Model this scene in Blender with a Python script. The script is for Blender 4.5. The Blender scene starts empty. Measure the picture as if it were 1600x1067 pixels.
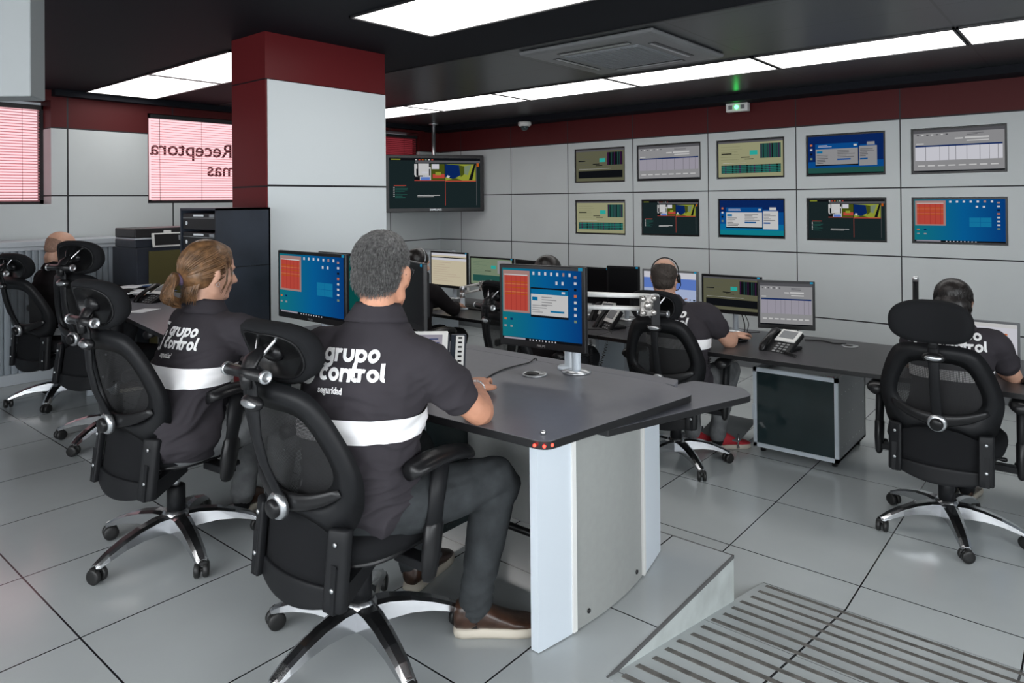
import bpy, bmesh, math, random
from math import sin, cos, pi, radians as RAD
from mathutils import Vector as V, Matrix, noise, Euler
from mathutils.bvhtree import BVHTree
random.seed(7)
S = bpy.context.scene
COL = S.collection
# ---------------------------------------------------------------- camera
FPX, YAW, PIT, ROL, CY, CAMH = 1103.5, RAD(40.0), RAD(-.287), RAD(-.515), 308.4, 1.676
PZ = .246            # height of the raised platform above the lower floor
ZC = 2.69            # ceiling height above the lower floor
XR, YL = 6.9, 7.1    # planes of the screen wall and of the window wall
cF = V((cos(YAW)*cos(PIT), sin(YAW)*cos(PIT), -sin(PIT)))
cR0 = V((sin(YAW), -cos(YAW), 0)); cU0 = cR0.cross(cF)
cR = cR0*cos(ROL)+cU0*sin(ROL); cU = -cR0*sin(ROL)+cU0*cos(ROL)
CO = V((0, 0, CAMH))
def ray(u, v): return cF+cR*((u-800)/FPX)-cU*((v-CY)/FPX)
def hit(u, v, ax, val):            # where the sight line of a photo point meets a real plane of the room
    d = ray(u, v); return CO+d*((val-CO[ax])/d[ax])
def fl(u, v, z=0.): return hit(u, v, 2, z)
def far(u, v, D): return CO+ray(u, v)*D
cd = bpy.data.cameras.new('camera'); cam = bpy.data.objects.new('camera', cd); COL.objects.link(cam)
cd.sensor_width = 36; cd.lens = 36*FPX/1600; cd.shift_y = -(533.5-CY)/1600; cd.clip_start = .02
m3 = Matrix((cR, cU, -cF)).transposed()
cam.matrix_world = Matrix.Translation(CO) @ m3.to_4x4()
S.camera = cam
S.view_settings.view_transform = 'Standard'; S.view_settings.look = 'None'
S.view_settings.exposure = 0.0; S.view_settings.gamma = 1; S.view_settings.use_curve_mapping = False
LIGHT = 3.9          # strength of the ceiling light panels
FILLW = 7.2           # glow of the added panes behind the camera, standing in for flash
w = bpy.data.worlds.new('world'); S.world = w; w.use_nodes = True
w.node_tree.nodes['Background'].inputs[0].default_value = (.62, .68, .75, 1)
w.node_tree.nodes['Background'].inputs[1].default_value = .35
# ---------------------------------------------------------------- materials
def node(nt, t, **k):
    n = nt.nodes.new(t)
    for a, b in k.items(): setattr(n, a, b)
    return n
def mat(name, col, rough=.5, metal=0., noise_amt=0., nscale=8., bump=0., bscale=200., spec=.5, emit=None, es=1., coat=0., sheen=0.):
    m = bpy.data.materials.new(name); m.use_nodes = True; nt = m.node_tree; b = nt.nodes['Principled BSDF']
    b.inputs['Base Color'].default_value = (*col, 1); b.inputs['Roughness'].default_value = rough
    b.inputs['Metallic'].default_value = metal; b.inputs['Specular IOR Level'].default_value = spec
    b.inputs['Coat Weight'].default_value = coat; b.inputs['Sheen Weight'].default_value = sheen
    if emit: b.inputs['Emission Color'].default_value = (*emit, 1); b.inputs['Emission Strength'].default_value = es
    if noise_amt or bump:
        tc = node(nt, 'ShaderNodeTexCoord')
    if noise_amt:
        n = node(nt, 'ShaderNodeTexNoise'); n.inputs['Scale'].default_value = nscale; n.inputs['Detail'].default_value = 4
        nt.links.new(tc.outputs['Object'], n.inputs['Vector'])
        r = node(nt, 'ShaderNodeMapRange'); r.inputs[1].default_value = .3; r.inputs[2].default_value = .7
        r.inputs[3].default_value = 1-noise_amt; r.inputs[4].default_value = 1+noise_amt
        nt.links.new(n.outputs['Fac'], r.inputs[0])
        x = node(nt, 'ShaderNodeMix', data_type='RGBA', blend_type='MULTIPLY'); x.inputs[0].default_value = 1
        x.inputs[6].default_value = (*col, 1); nt.links.new(r.outputs[0], x.inputs[7]); nt.links.new(x.outputs[2], b.inputs['Base Color'])
    if bump:
        n = node(nt, 'ShaderNodeTexNoise'); n.inputs['Scale'].default_value = bscale; n.inputs['Detail'].default_value = 3
        nt.links.new(tc.outputs['Object'], n.inputs['Vector'])
        bp = node(nt, 'ShaderNodeBump'); bp.inputs['Strength'].default_value = bump; bp.inputs['Distance'].default_value = .002
        nt.links.new(n.outputs['Fac'], bp.inputs['Height']); nt.links.new(bp.outputs[0], b.inputs['Normal'])
    return m
def emis(name, col, s=1.):
    m = bpy.data.materials.new(name); m.use_nodes = True; nt = m.node_tree; nt.nodes.clear()
    e = node(nt, 'ShaderNodeEmission'); e.inputs[0].default_value = (*col, 1); e.inputs[1].default_value = s
    o = node(nt, 'ShaderNodeOutputMaterial'); nt.links.new(e.outputs[0], o.inputs[0]); return m
def seams(m, specs, dark=(.01, .01, .012), extra=None):
    """dark joints at the listed coordinates: specs = [(axis, offset, spacing, width)]"""
    nt = m.node_tree; b = nt.nodes['Principled BSDF']
    g = node(nt, 'ShaderNodeNewGeometry'); sx = node(nt, 'ShaderNodeSeparateXYZ'); nt.links.new(g.outputs['Position'], sx.inputs[0])
    tot = None
    def M(op, a, bb=None, c=None):
        n = node(nt, 'ShaderNodeMath', operation=op)
        for i, q in enumerate((a, bb, c)):
            if q is None: continue
            if isinstance(q, (int, float)): n.inputs[i].default_value = q
            else: nt.links.new(q, n.inputs[i])
        return n.outputs[0]
    for ax, off, sp, wd in specs:
        t = M('SUBTRACT', sx.outputs[ax], off)
        if sp: t = M('PINGPONG', t, sp/2)
        else: t = M('ABSOLUTE', t)
        l = M('LESS_THAN', t, wd/2)
        tot = l if tot is None else M('MAXIMUM', tot, l)
    x = node(nt, 'ShaderNodeMix', data_type='RGBA'); nt.links.new(tot, x.inputs[0])
    src = b.inputs['Base Color']
    if src.is_linked: nt.links.new(src.links[0].from_socket, x.inputs[6])
    else: x.inputs[6].default_value = src.default_value
    x.inputs[7].default_value = (*dark, 1); nt.links.new(x.outputs[2], src)
    return m
M = {}
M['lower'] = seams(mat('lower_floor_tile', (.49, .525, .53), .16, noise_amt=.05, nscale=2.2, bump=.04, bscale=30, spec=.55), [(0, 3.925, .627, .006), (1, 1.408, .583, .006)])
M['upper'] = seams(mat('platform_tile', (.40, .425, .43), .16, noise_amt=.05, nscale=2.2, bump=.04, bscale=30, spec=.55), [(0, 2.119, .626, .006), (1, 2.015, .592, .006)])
M['ramp'] = seams(mat('ramp_tile', (.47, .505, .51), .25, noise_amt=.08, nscale=3), [(1, .825, .583, .008), (0, 2.46, .6, .003)])
M['edge'] = mat('grey_edge_trim', (.10, .10, .10), .5)
M['side'] = mat('marbled_riser', (.50, .54, .53), .35, noise_amt=.14, nscale=9)
M['strip'] = mat('anti_slip_strip', (.13, .125, .115), .8, noise_amt=.4, nscale=25, bump=.5, bscale=300)
def wallmat(name, specs, ax_red=2, zr=2.355):
    m = mat(name, (.54, .57, .575), .55, noise_amt=.02, nscale=3, bump=.02, spec=.2)
    nt = m.node_tree; b = nt.nodes['Principled BSDF']
    g = node(nt, 'ShaderNodeNewGeometry'); sx = node(nt, 'ShaderNodeSeparateXYZ'); nt.links.new(g.outputs['Position'], sx.inputs[0])
    gt = node(nt, 'ShaderNodeMath', operation='GREATER_THAN'); gt.inputs[1].default_value = zr; nt.links.new(sx.outputs[2], gt.inputs[0])
    x = node(nt, 'ShaderNodeMix', data_type='RGBA'); nt.links.new(gt.outputs[0], x.inputs[0])
    nt.links.new(b.inputs['Base Color'].links[0].from_socket, x.inputs[6]); x.inputs[7].default_value = (.075, .010, .011, 1)
    nt.links.new(x.outputs[2], b.inputs['Base Color'])
    return seams(m, specs, dark=(.03, .03, .033))
M['wall_r'] = wallmat('screen_wall_panels', [(1, 1.362, .888, .010), (2, 1.76, .6, .012), (2, 2.355, 0, .004)])
M['wall_l'] = wallmat('window_wall_panels', [(0, 2.285, .93, .014), (2, 1.76, .6, .012), (2, 2.36, 0, .004)], zr=2.36)
M['wall_plain'] = mat('plain_wall_paint', (.55, .57, .58), .5)
M['col_white'] = seams(mat('pillar_white_panel', (.68, .725, .74), .4), [(2, 1.78, 0, .012)])
M['red'] = mat('dark_red_panel', (.115, .018, .02), .38, noise_amt=.05)
M['col_red'] = seams(mat('pillar_red_panel', (.115, .013, .015), .38, spec=.2), [(2, 1.775, 0, .01), (2, 2.41, 0, .008)])
M['soffit'] = mat('dark_soffit_paint', (.010, .011, .015), .65, spec=.1)
M['ceil'] = seams(mat('dark_metal_ceiling_tile', (.036, .039, .043), .30, metal=.25, noise_amt=.08, nscale=1.5), [(1, 1.915, 1.24, .014), (0, 4.94, .62, .009)], dark=(.002, .002, .003))
M['panel_light'] = emis('light_panel_glow', (1, .98, .96), LIGHT)
M['frame_dk'] = mat('dark_metal_frame', (.03, .03, .032), .4, metal=.4)
M['ac'] = mat('grey_air_unit_plastic', (.16, .165, .17), .35)
M['ac_g'] = mat('air_unit_grille', (.22, .235, .25), .6, bump=.6, bscale=400)
M['silver'] = mat('brushed_silver', (.62, .64, .66), .28, metal=.9)
M['chrome'] = mat('polished_aluminium', (.60, .61, .63), .24, metal=1.)
M['pier'] = mat('grey_bulkhead_paint', (.20, .215, .22), .6)
M['alu'] = mat('pale_aluminium', (.64, .70, .76), .35, metal=.1)
M['white'] = mat('white_plastic', (.72, .72, .70), .35)
M['black'] = mat('black_plastic', (.010, .010, .011), .32, spec=.35)
M['blackm'] = mat('matte_black_plastic', (.010, .0105, .012), .5, spec=.25)
M['fabric'] = mat('black_mesh_fabric', (.011, .0115, .013), .85, bump=.6, bscale=900, spec=.15)
M['rubber'] = mat('caster_rubber', (.012, .012, .012), .45)
M['desk'] = mat('anthracite_desktop', (.135, .138, .158), .33, noise_amt=.04, nscale=30, bump=.03, bscale=500)
M['deskr'] = mat('charcoal_desktop', (.055, .053, .058), .35, noise_amt=.04, nscale=30)
M['deskedge'] = mat('black_desk_edge', (.008, .008, .009), .35)
M['grey_panel'] = mat('grey_desk_panel', (.30, .31, .30), .4, noise_amt=.03, nscale=40)
M['modesty'] = mat('light_grey_back_panel', (.50, .51, .50), .45, noise_amt=.03, nscale=40)  # lighter than the end panel to imitate flash light under the desktop
M['panel_dk'] = mat('shadow_grey_metal', (.16, .17, .18), .4)  # even mid grey, the parts' own colour
M['glass_dk'] = mat('smoked_glass', (.02, .035, .038), .08, spec=.7, noise_amt=.2, nscale=3)
M['navy'] = mat('dark_navy_cabinet', (.022, .028, .040), .38, noise_amt=.25, nscale=6)
M['olive'] = mat('olive_panel', (.085, .075, .022), .45)
M['cab_white'] = mat('light_grey_cabinet', (.50, .54, .58), .4)
M['tambour'] = mat('grey_tambour_slat', (.30, .34, .38), .38)
M['shirt'] = mat('dark_polo_fabric', (.040, .036, .042), .85, noise_amt=.08, nscale=12, bump=.25, bscale=700, spec=.15)
M['shirt_k'] = mat('black_sweater_fabric', (.014, .012, .013), .9, bump=.3, bscale=500, spec=.1)
M['jeans'] = mat('washed_grey_denim', (.038, .042, .045), .85, spec=.15, noise_amt=.3, nscale=14, bump=.35, bscale=600)
M['jeans_l'] = mat('pale_grey_denim', (.16, .165, .17), .85, spec=.15, noise_amt=.3, nscale=14, bump=.35, bscale=600)
M['trous_k'] = mat('black_trouser_fabric', (.012, .013, .016), .85)
M['band'] = mat('retroreflective_tape', (.99, .98, .99), .6, bump=.03, bscale=800)
M['print'] = mat('white_shirt_print', (.88, .87, .87), .6)
M['skin'] = mat('tanned_skin', (.56, .27, .17), .5, noise_amt=.10, nscale=18, bump=.15, bscale=250)
M['skin_l'] = mat('light_skin', (.60, .34, .24), .5, noise_amt=.08, nscale=18, bump=.12, bscale=250)
M['hair_g'] = mat('grey_hair', (.125, .122, .12), .6, noise_amt=.55, nscale=110, spec=.3)
M['hair_b'] = mat('light_brown_hair', (.155, .080, .036), .42, noise_amt=.55, nscale=40)
M['hair_k'] = mat('dark_hair', (.012, .009, .008), .4, noise_amt=.3, nscale=60)
M['hair_s'] = mat('shaved_stubble_hair', (.27, .155, .11), .7, noise_amt=.3, nscale=150)
M['stub'] = mat('cropped_dark_hair', (.040, .030, .024), .7, noise_amt=.3, nscale=120)
M['leather'] = mat('dark_brown_leather', (.045, .022, .014), .3, noise_amt=.45, nscale=25, bump=.2, bscale=120)
M['sole'] = mat('cream_rubber_sole', (.55, .50, .42), .6)
M['red_shoe'] = mat('red_canvas', (.42, .02, .03), .7)
M['led'] = emis('red_led', (1, .03, .02), 10.)
M['green_led'] = emis('green_led', (.05, 1, .15), 12.)
M['cord'] = mat('black_cord', (.012, .012, .013), .45)
M['paper'] = mat('white_paper', (.70, .73, .76), .6)
M['blue_paper'] = mat('blue_print', (.05, .12, .30), .6)
M['teal'] = mat('teal_cloth', (.01, .10, .10), .7)
M['eye'] = mat('eye_white', (.7, .68, .64), .2)
M['iris'] = mat('dark_iris', (.03, .02, .015), .2)
M['purple'] = mat('mauve_scrunchie', (.13, .09, .16), .9)
M['pcb'] = mat('cast_metal_plate', (.40, .38, .36), .25, metal=.8, noise_amt=.4, nscale=60)
# sheer black chair mesh: real see-through weave
def weave():
    m = bpy.data.materials.new('sheer_chair_mesh'); m.use_nodes = True; nt = m.node_tree; b = nt.nodes['Principled BSDF']
    b.inputs['Base Color'].default_value = (.012, .012, .013, 1); b.inputs['Roughness'].default_value = .6
    t = node(nt, 'ShaderNodeBsdfTransparent'); x = node(nt, 'ShaderNodeMixShader')
    tc = node(nt, 'ShaderNodeTexCoord'); sx = node(nt, 'ShaderNodeSeparateXYZ'); nt.links.new(tc.outputs['Object'], sx.inputs[0])
    f = []
    for a in (1, 2):
        q = node(nt, 'ShaderNodeMath', operation='PINGPONG'); q.inputs[1].default_value = .0022; nt.links.new(sx.outputs[a], q.inputs[0])
        l = node(nt, 'ShaderNodeMath', operation='GREATER_THAN'); l.inputs[1].default_value = .0012; nt.links.new(q.outputs[0], l.inputs[0]); f.append(l)
    mm = node(nt, 'ShaderNodeMath', operation='MULTIPLY'); nt.links.new(f[0].outputs[0], mm.inputs[0]); nt.links.new(f[1].outputs[0], mm.inputs[1])
    nt.links.new(mm.outputs[0], x.inputs[0]); nt.links.new(b.outputs[0], x.inputs[1]); nt.links.new(t.outputs[0], x.inputs[2])
    nt.links.new(x.outputs[0], nt.nodes['Material Output'].inputs[0]); return m
M['weave'] = weave()
def wallpaper():                 # desktop wallpaper: teal at the left, deep blue at the right
    m = bpy.data.materials.new('screen_wallpaper'); m.use_nodes = True; nt = m.node_tree; nt.nodes.clear()
    tc = node(nt, 'ShaderNodeTexCoord'); sx = node(nt, 'ShaderNodeSeparateXYZ'); nt.links.new(tc.outputs['Generated'], sx.inputs[0])
    r = node(nt, 'ShaderNodeValToRGB'); r.color_ramp.elements[0].color = (.003, .055, .24, 1); r.color_ramp.elements[1].color = (.008, .20, .24, 1)
    q = r.color_ramp.elements.new(.45); q.color = (.003, .13, .36, 1)
    e = node(nt, 'ShaderNodeEmission'); e.inputs[1].default_value = .72; o = node(nt, 'ShaderNodeOutputMaterial')
    nt.links.new(sx.outputs[1], r.inputs[0]); nt.links.new(r.outputs[0], e.inputs[0]); nt.links.new(e.outputs[0], o.inputs[0]); return m
M['wallpaper'] = wallpaper()
# ---------------------------------------------------------------- object helpers
def tag(o, label=None, cat=None, group=None, kind=None):
    if label: o['label'] = label
    if cat: o['category'] = cat
    if group: o['group'] = group
    if kind: o['kind'] = kind
    return o
def thing(name, label, cat, loc=(0, 0, 0), rz=0., group=None):
    o = bpy.data.objects.new(name, None); COL.objects.link(o); o.location = loc; o.rotation_euler = (0, 0, rz)
    o.empty_display_size = .1
    return tag(o, label, cat, group)
class MB:
    """collects geometry of ONE mesh object"""
    def __init__(s): s.v = []; s.f = []; s.m = []; s.cur = 0; s.sm = []
    def add(s, vs, fs, smooth=False):
        k = len(s.v); s.v += [V(p) for p in vs]
        for f in fs: s.f.append([i+k for i in f]); s.m.append(s.cur); s.sm.append(smooth)
        return s
    def box(s, x0, x1, y0, y1, z0, z1, mtx=None):
        p = [V((x, y, z)) for z in (z0, z1) for y in (y0, y1) for x in (x0, x1)]
        if mtx: p = [mtx @ q for q in p]
        return s.add(p, [(0, 2, 3, 1), (4, 5, 7, 6), (0, 1, 5, 4), (2, 6, 7, 3), (0, 4, 6, 2), (1, 3, 7, 5)])
    def quad(s, a, b, c, d): return s.add([a, b, c, d], [(0, 1, 2, 3)])
    def prism(s, pts, z0, z1, mtx=None, side=0):
        n = len(pts); k0 = len(s.f); p = [V((x, y, z0)) for x, y in pts]+[V((x, y, z1)) for x, y in pts]
        if mtx: p = [mtx @ q for q in p]
        return s.add(p, [tuple(range(n-1, -1, -1)), tuple(range(n, 2*n))]+[(i, (i+1) % n, n+(i+1) % n, n+i) for i in range(n)])._side(k0, side)
    def _side(s, k0, side):
        if side:
            for k in range(k0+2, len(s.m)): s.m[k] = side
        return s
    def rings(s, rs, cap=True, smooth=True, closed=False):
        n = len(rs[0]); vs = [p for r in rs for p in r]; fs = []
        m = len(rs)
        for k in range(m if closed else m-1):
            k2 = (k+1) % m
            for i in range(n): j = (i+1) % n; fs.append((k*n+i, k*n+j, k2*n+j, k2*n+i))
        if cap and not closed:
            fs.append(tuple(range(n-1, -1, -1))); fs.append(tuple((m-1)*n+i for i in range(n)))
        return s.add(vs, fs, smooth)
    def tube(s, pts, rad, n=10, side=None, flat=1., round_ends=False):
        """swept ellipse: rad along `side`, rad*flat across it"""
        pts = [V(p) for p in pts]; m = len(pts)
        if not hasattr(rad, '__len__'): rad = [rad]*m
        if not hasattr(flat, '__len__'): flat = [flat]*m
        tg = []
        for i in range(m):
            a = pts[min(i+1, m-1)]-pts[max(i-1, 0)]
            tg.append(a.normalized() if a.length > 1e-9 else V((0, 0, 1)))
        sd = V(side) if side is not None else (V((0, 0, 1)) if abs(tg[0].z) < .9 else V((1, 0, 0)))
        if round_ends:
            e = []
            for q, r, f in ((1., .35, 0), (.7, .75, 0)): e.append((pts[0]-tg[0]*rad[0]*min(1, flat[0])*q, rad[0]*r, flat[0], tg[0]))
            e2 = []
            for q, r in ((.7, .75), (1., .35)): e2.append((pts[-1]+tg[-1]*rad[-1]*min(1, flat[-1])*q, rad[-1]*r, flat[-1], tg[-1]))
            L = e+list(zip(pts, rad, flat, tg))+e2
        else: L = list(zip(pts, rad, flat, tg))
        rs = []
        for p, r, f, t in L:
            a = sd-t*sd.dot(t)
            if a.length < 1e-6: a = t.orthogonal()
            a.normalize(); b = t.cross(a); sd = a if side is None else sd
            rs.append([p+a*(r*cos(2*pi*i/n))+b*(r*f*sin(2*pi*i/n)) for i in range(n)])
        return s.rings(rs)
    def lathe(s, prof, c=(0, 0, 0), ax=(0, 0, 1), n=20):
        ax = V(ax).normalized(); a = ax.orthogonal().normalized(); b = ax.cross(a); c = V(c)
        return s.rings([[c+ax*h+(a*cos(2*pi*i/n)+b*sin(2*pi*i/n))*max(r, 1e-5) for i in range(n)] for r, h in prof])
    def ball(s, c, r, n=16, m=10, rot=None):
        c = V(c); r = V((r, r, r)) if not hasattr(r, '__len__') else V(r); rs = []
        for k in range(m+1):
            t = pi*k/m; t = min(max(t, .02), pi-.02)
            q = [V((r.x*sin(t)*cos(2*pi*i/n), r.y*sin(t)*sin(2*pi*i/n), -r.z*cos(t))) for i in range(n)]
            rs.append([c+(rot @ p if rot else p) for p in q])
        return s.rings(rs)
    def build(s, name, mats, parent=None, bev=0., seg=2, loc=None, smooth=None, auto=True):
        me = bpy.data.meshes.new(name); me.from_pydata([tuple(p) for p in s.v], [], s.f)
        if not isinstance(mats, (list, tuple)): mats = [mats]
        for q in mats: me.materials.append(q)
        me.polygons.foreach_set('material_index', s.m)
        me.polygons.foreach_set('use_smooth', [bool(x) if smooth is None else smooth for x in s.sm])
        bm = bmesh.new(); bm.from_mesh(me); bmesh.ops.recalc_face_normals(bm, faces=bm.faces); bm.to_mesh(me); bm.free()
        me.update(); o = bpy.data.objects.new(name, me); COL.objects.link(o)
        if parent: o.parent = parent
        if loc: o.location = loc
        if bev:
            b = o.modifiers.new('bevel', 'BEVEL'); b.width = bev; b.segments = seg; b.limit_method = 'ANGLE'; b.angle_limit = RAD(40)
        return o
def struct(o): o['kind'] = 'structure'; return o
def bx(name, b, m, parent=None, bev=0., mtx=None):
    return MB().box(*b, mtx=mtx).build(name, m, parent, bev)
def baked(o):
    dg = bpy.context.evaluated_depsgraph_get(); me = bpy.data.meshes.new_from_object(o.evaluated_get(dg))
    return me
def organic(name, mb, m, parent, voxel=.006, sm=4, disp=None):
    """union of closed shapes into ONE continuous skin"""
    t = mb.build(name, m); r = t.modifiers.new('r', 'REMESH'); r.mode = 'VOXEL'; r.voxel_size = voxel
    if sm: q = t.modifiers.new('s', 'SMOOTH'); q.factor = .5; q.iterations = sm
    me = baked(t); bpy.data.objects.remove(t)
    if disp:
        me.update(); nr = [v.normal.copy() for v in me.vertices]
        for v, n_ in zip(me.vertices, nr): v.co += n_*disp(v.co, n_)
    me.name = name; me.materials.clear(); me.materials.append(m)
    me.polygons.foreach_set('use_smooth', [True]*len(me.polygons)); me.update()
    o = bpy.data.objects.new(name, me); COL.objects.link(o); o.parent = parent
    return o
def text_mesh(txt, size, bold=0.):
    c = bpy.data.curves.new('t', 'FONT'); c.body = txt; c.size = size; c.offset = bold; c.resolution_u = 3
    o = bpy.data.objects.new('t', c); COL.objects.link(o); me = baked(o); bpy.data.objects.remove(o)
    return me
def text_into(mb, txt, size, org, ex, ey, bold=0.):
    me = text_mesh(txt, size, bold); org = V(org); ex = V(ex); ey = V(ey)
    mb.add([org+ex*v.co.x+ey*v.co.y for v in me.vertices], [tuple(p.vertices) for p in me.polygons])
def Rz(a): return Matrix.Rotation(a, 3, 'Z')
# ================================================================ THE SETTING
def slab(name, b, m): return struct(bx(name, b, m))
# lower floor, raised platform, ramp with anti-slip strips
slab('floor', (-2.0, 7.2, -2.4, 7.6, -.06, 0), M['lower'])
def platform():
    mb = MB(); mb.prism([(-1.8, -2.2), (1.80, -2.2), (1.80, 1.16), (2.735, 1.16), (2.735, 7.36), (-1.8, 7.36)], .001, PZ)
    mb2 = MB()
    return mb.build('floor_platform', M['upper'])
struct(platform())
RAMP0, RAMP1 = 3.07, 1.80
def rz(x): return PZ*(RAMP0-x)/(RAMP0-RAMP1)
mb = MB(); mb.add([(RAMP1, -2.2, .001), (RAMP0, -2.2, .001), (RAMP0, 1.158, .001), (RAMP1, 1.158, .001), (RAMP1, -2.2, PZ), (RAMP1, 1.158, PZ)],
                  [(0, 1, 2, 3), (0, 4, 1), (3, 2, 5), (1, 4, 5, 2), (0, 3, 5, 4)])
struct(mb.build('floor_ramp', M['ramp']))
for k in range(14):                          # the dark strips stuck across the ramp
    x = 3.03-k*.0905
    if x < 1.84: break
    w2 = .013; a, b = x+w2, x-w2
    mb = MB(); yl = 1.135-.004*(k % 3)
    mb.add([(a, -1.6, rz(a)), (b, -1.6, rz(b)), (b, yl, rz(b)), (a, yl, rz(a)), (a, -1.6, rz(a)+.0025), (b, -1.6, rz(b)+.0025), (b, yl, rz(b)+.0025), (a, yl, rz(a)+.0025)],
           [(0, 1, 2, 3), (4, 5, 6, 7), (0, 1, 5, 4), (1, 2, 6, 5), (2, 3, 7, 6), (3, 0, 4, 7)])
    o = mb.build('anti_slip_strip', M['strip'])
    pos = ['lowest of the strips, at the foot of the ramp', 'second strip up from the foot of the ramp', 'third strip up from the foot of the ramp', 'fourth strip up from the foot of the ramp',
           'fifth strip up from the foot of the ramp', 'sixth strip up from the foot of the ramp', 'seventh strip up from the foot of the ramp', 'eighth strip up from the foot of the ramp',
           'ninth strip up from the foot of the ramp', 'tenth strip up from the foot of the ramp', 'eleventh strip up from the foot of the ramp', 'twelfth strip up from the foot of the ramp',
           'thirteenth strip up from the foot of the ramp', 'topmost of the strips'][k]
    tag(o, 'dark worn '+pos.replace('of the strips, at', 'anti-slip strip, at').replace('of the strips', 'anti-slip strip on the ramp').replace('strip up', 'anti-slip strip up'), 'anti-slip strip', 'anti-slip strips on the ramp')
# riser faces and metal edge along the platform
mb = MB(); mb.add([(1.80, 1.157, PZ-.012), (2.733, 1.157, PZ-.012), (2.733, 1.157, rz(2.735)), (1.80, 1.157, PZ-.014)], [(0, 1, 2, 3)])
struct(MB().box(2.7355, 2.739, 1.16, 7.1, .002, PZ-.012).build('trim_1', M['side']))
mb = MB(); a = [(1.86, 1.1545, PZ-.014), (2.739, 1.1545, PZ-.012), (2.739, 1.1545, .002), (1.86, 1.1545, .002)]
mb.add(a+[(p[0], 1.1605, p[2]) for p in a], [(0, 1, 2, 3), (4, 5, 6, 7), (0, 1, 5, 4), (1, 2, 6, 5), (2, 3, 7, 6), (3, 0, 4, 7)])
struct(mb.build('trim_2', M['side']))
mb = MB(); mb.box(1.80, 2.741, 1.1535, 1.159, PZ-.012, PZ+.0015); mb.box(2.7365, 2.741, 1.1535, 7.1, PZ-.012, PZ+.0015)
struct(mb.build('trim_3', M['edge']))
# ceiling: dark plaster over the desks, metal tiles towards the screens
slab('ceiling', (-2.0, 3.62, -2.4, 7.6, ZC, ZC+.05), M['soffit'])
slab('ceiling_metal_tiles', (3.62, 6.99, -2.4, 7.3, ZC, ZC+.05), M['ceil'])
slab('trim_4', (3.605, 3.625, -2.2, 7.1, ZC-.006, ZC+.001), M['frame_dk'])
slab('trim_5', (6.62, 6.9, -2.2, 7.1, 2.625, 2.689), M['soffit'])
slab('trim_6', (2.16, 6.9, 7.0, 7.1, 2.635, 2.689), M['soffit'])
# walls
def wall_grid(name, ax, val, depth, us, zs, holes, m):
    """wall face in plane `ax`=val with real openings and reveals `depth` deep"""
    mb = MB()
    P = (lambda a, z, d: V((val+d, a, z))) if ax == 0 else (lambda a, z, d: V((a, val+d, z)))
    us = sorted(set(us+[h[0] for h in holes]+[h[1] for h in holes])); zs = sorted(set(zs+[h[2] for h in holes]+[h[3] for h in holes]))
    for i in range(len(us)-1):
        for j in range(len(zs)-1):
            cu, cz = (us[i]+us[i+1])/2, (zs[j]+zs[j+1])/2
            if any(h[0] < cu < h[1] and h[2] < cz < h[3] for h in holes): continue
            mb.quad(P(us[i], zs[j], 0), P(us[i+1], zs[j], 0), P(us[i+1], zs[j+1], 0), P(us[i], zs[j+1], 0))
    for a, b, c, d in holes:
        mb.quad(P(a, c, 0), P(b, c, 0), P(b, c, depth), P(a, c, depth)); mb.quad(P(a, d, 0), P(b, d, 0), P(b, d, depth), P(a, d, depth))
        mb.quad(P(a, c, 0), P(a, d, 0), P(a, d, depth), P(a, c, depth)); mb.quad(P(b, c, 0), P(b, d, 0), P(b, d, depth), P(b, c, depth))
    # back of the wall, so that it has real thickness
    A, B, C, D = us[0], us[-1], zs[0], zs[-1]; t = depth+.02
    if ax == 0: mb.quad(P(A, C, t), P(B, C, t), P(B, D, t), P(A, D, t))
    return struct(mb.build(name, m))
TVS = [(4.13, 4.82, 1.88, 2.28), (3.22, 3.98, 1.88, 2.28), (2.36, 3.05, 1.88, 2.275), (1.48, 2.16, 1.88, 2.27), (.595, 1.28, 1.875, 2.265),
       (4.13, 4.82, 1.28, 1.68), (3.24, 3.93, 1.285, 1.68), (2.36, 3.04, 1.285, 1.68), (1.475, 2.16, 1.28, 1.68), (.595, 1.28, 1.28, 1.675)]
wall_grid('wall_right', 0, XR, .07, [-2.2, 7.1], [0, 2.69], TVS, M['wall_r'])
WINS = [(.6, 2.155, 1.685, 2.60), (2.975, 4.7, 1.685, 2.56), (5.3, 6.52, 1.685, 2.60)]
wall_grid('wall_left', 1, YL, .26, [-1.8, 6.9], [0, 2.69], WINS, M['wall_l'])
wall_grid('wall_back', 0, -1.8, -.2, [-2.2, 7.1], [0, 2.69], [(-1.9, 3.4, .95, 2.45)], M['wall_plain'])  # unseen wall, its opening only holds an added glow pane
wall_grid('wall_near', 1, -2.2, -.2, [-1.8, 6.9], [0, 2.69], [(-1.5, 2.9, .95, 2.45)], M['wall_plain'])  # opening here too is made for the added glow
M['sky_pane'] = emis('bright_overcast_daylight', (.93, .97, 1.), FILLW)  # emission of the added panes, tinted like daylight
for n_, b_, nm in ((4, (-1.96, -1.94, -1.9, 3.4, .95, 2.45), 'x'), (5, (-1.5, 2.9, -2.36, -2.34, .95, 2.45), 'y')):     # added glow panes shaped as windows, unseen, in place of flash
    g_ = struct(MB().box(*b_).build('window_%d' % n_, M['sky_pane'])); mb = MB()  # pane added for frontal light, no window known there
    for k in range(7):
        if nm == 'x': y_ = -1.9+5.3*k/6; mb.box(-1.93, -1.89, y_-.03, y_+.03, .95, 2.45)
        else: x_ = -1.5+4.4*k/6; mb.box(x_-.03, x_+.03, -2.33, -2.29, .95, 2.45)
    mb.build('window_mullion', M['alu'], g_)
slab('baseboard_right', (6.885, 6.9, -2.2, 7.1, 0, .07), M['panel_dk'])
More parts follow.
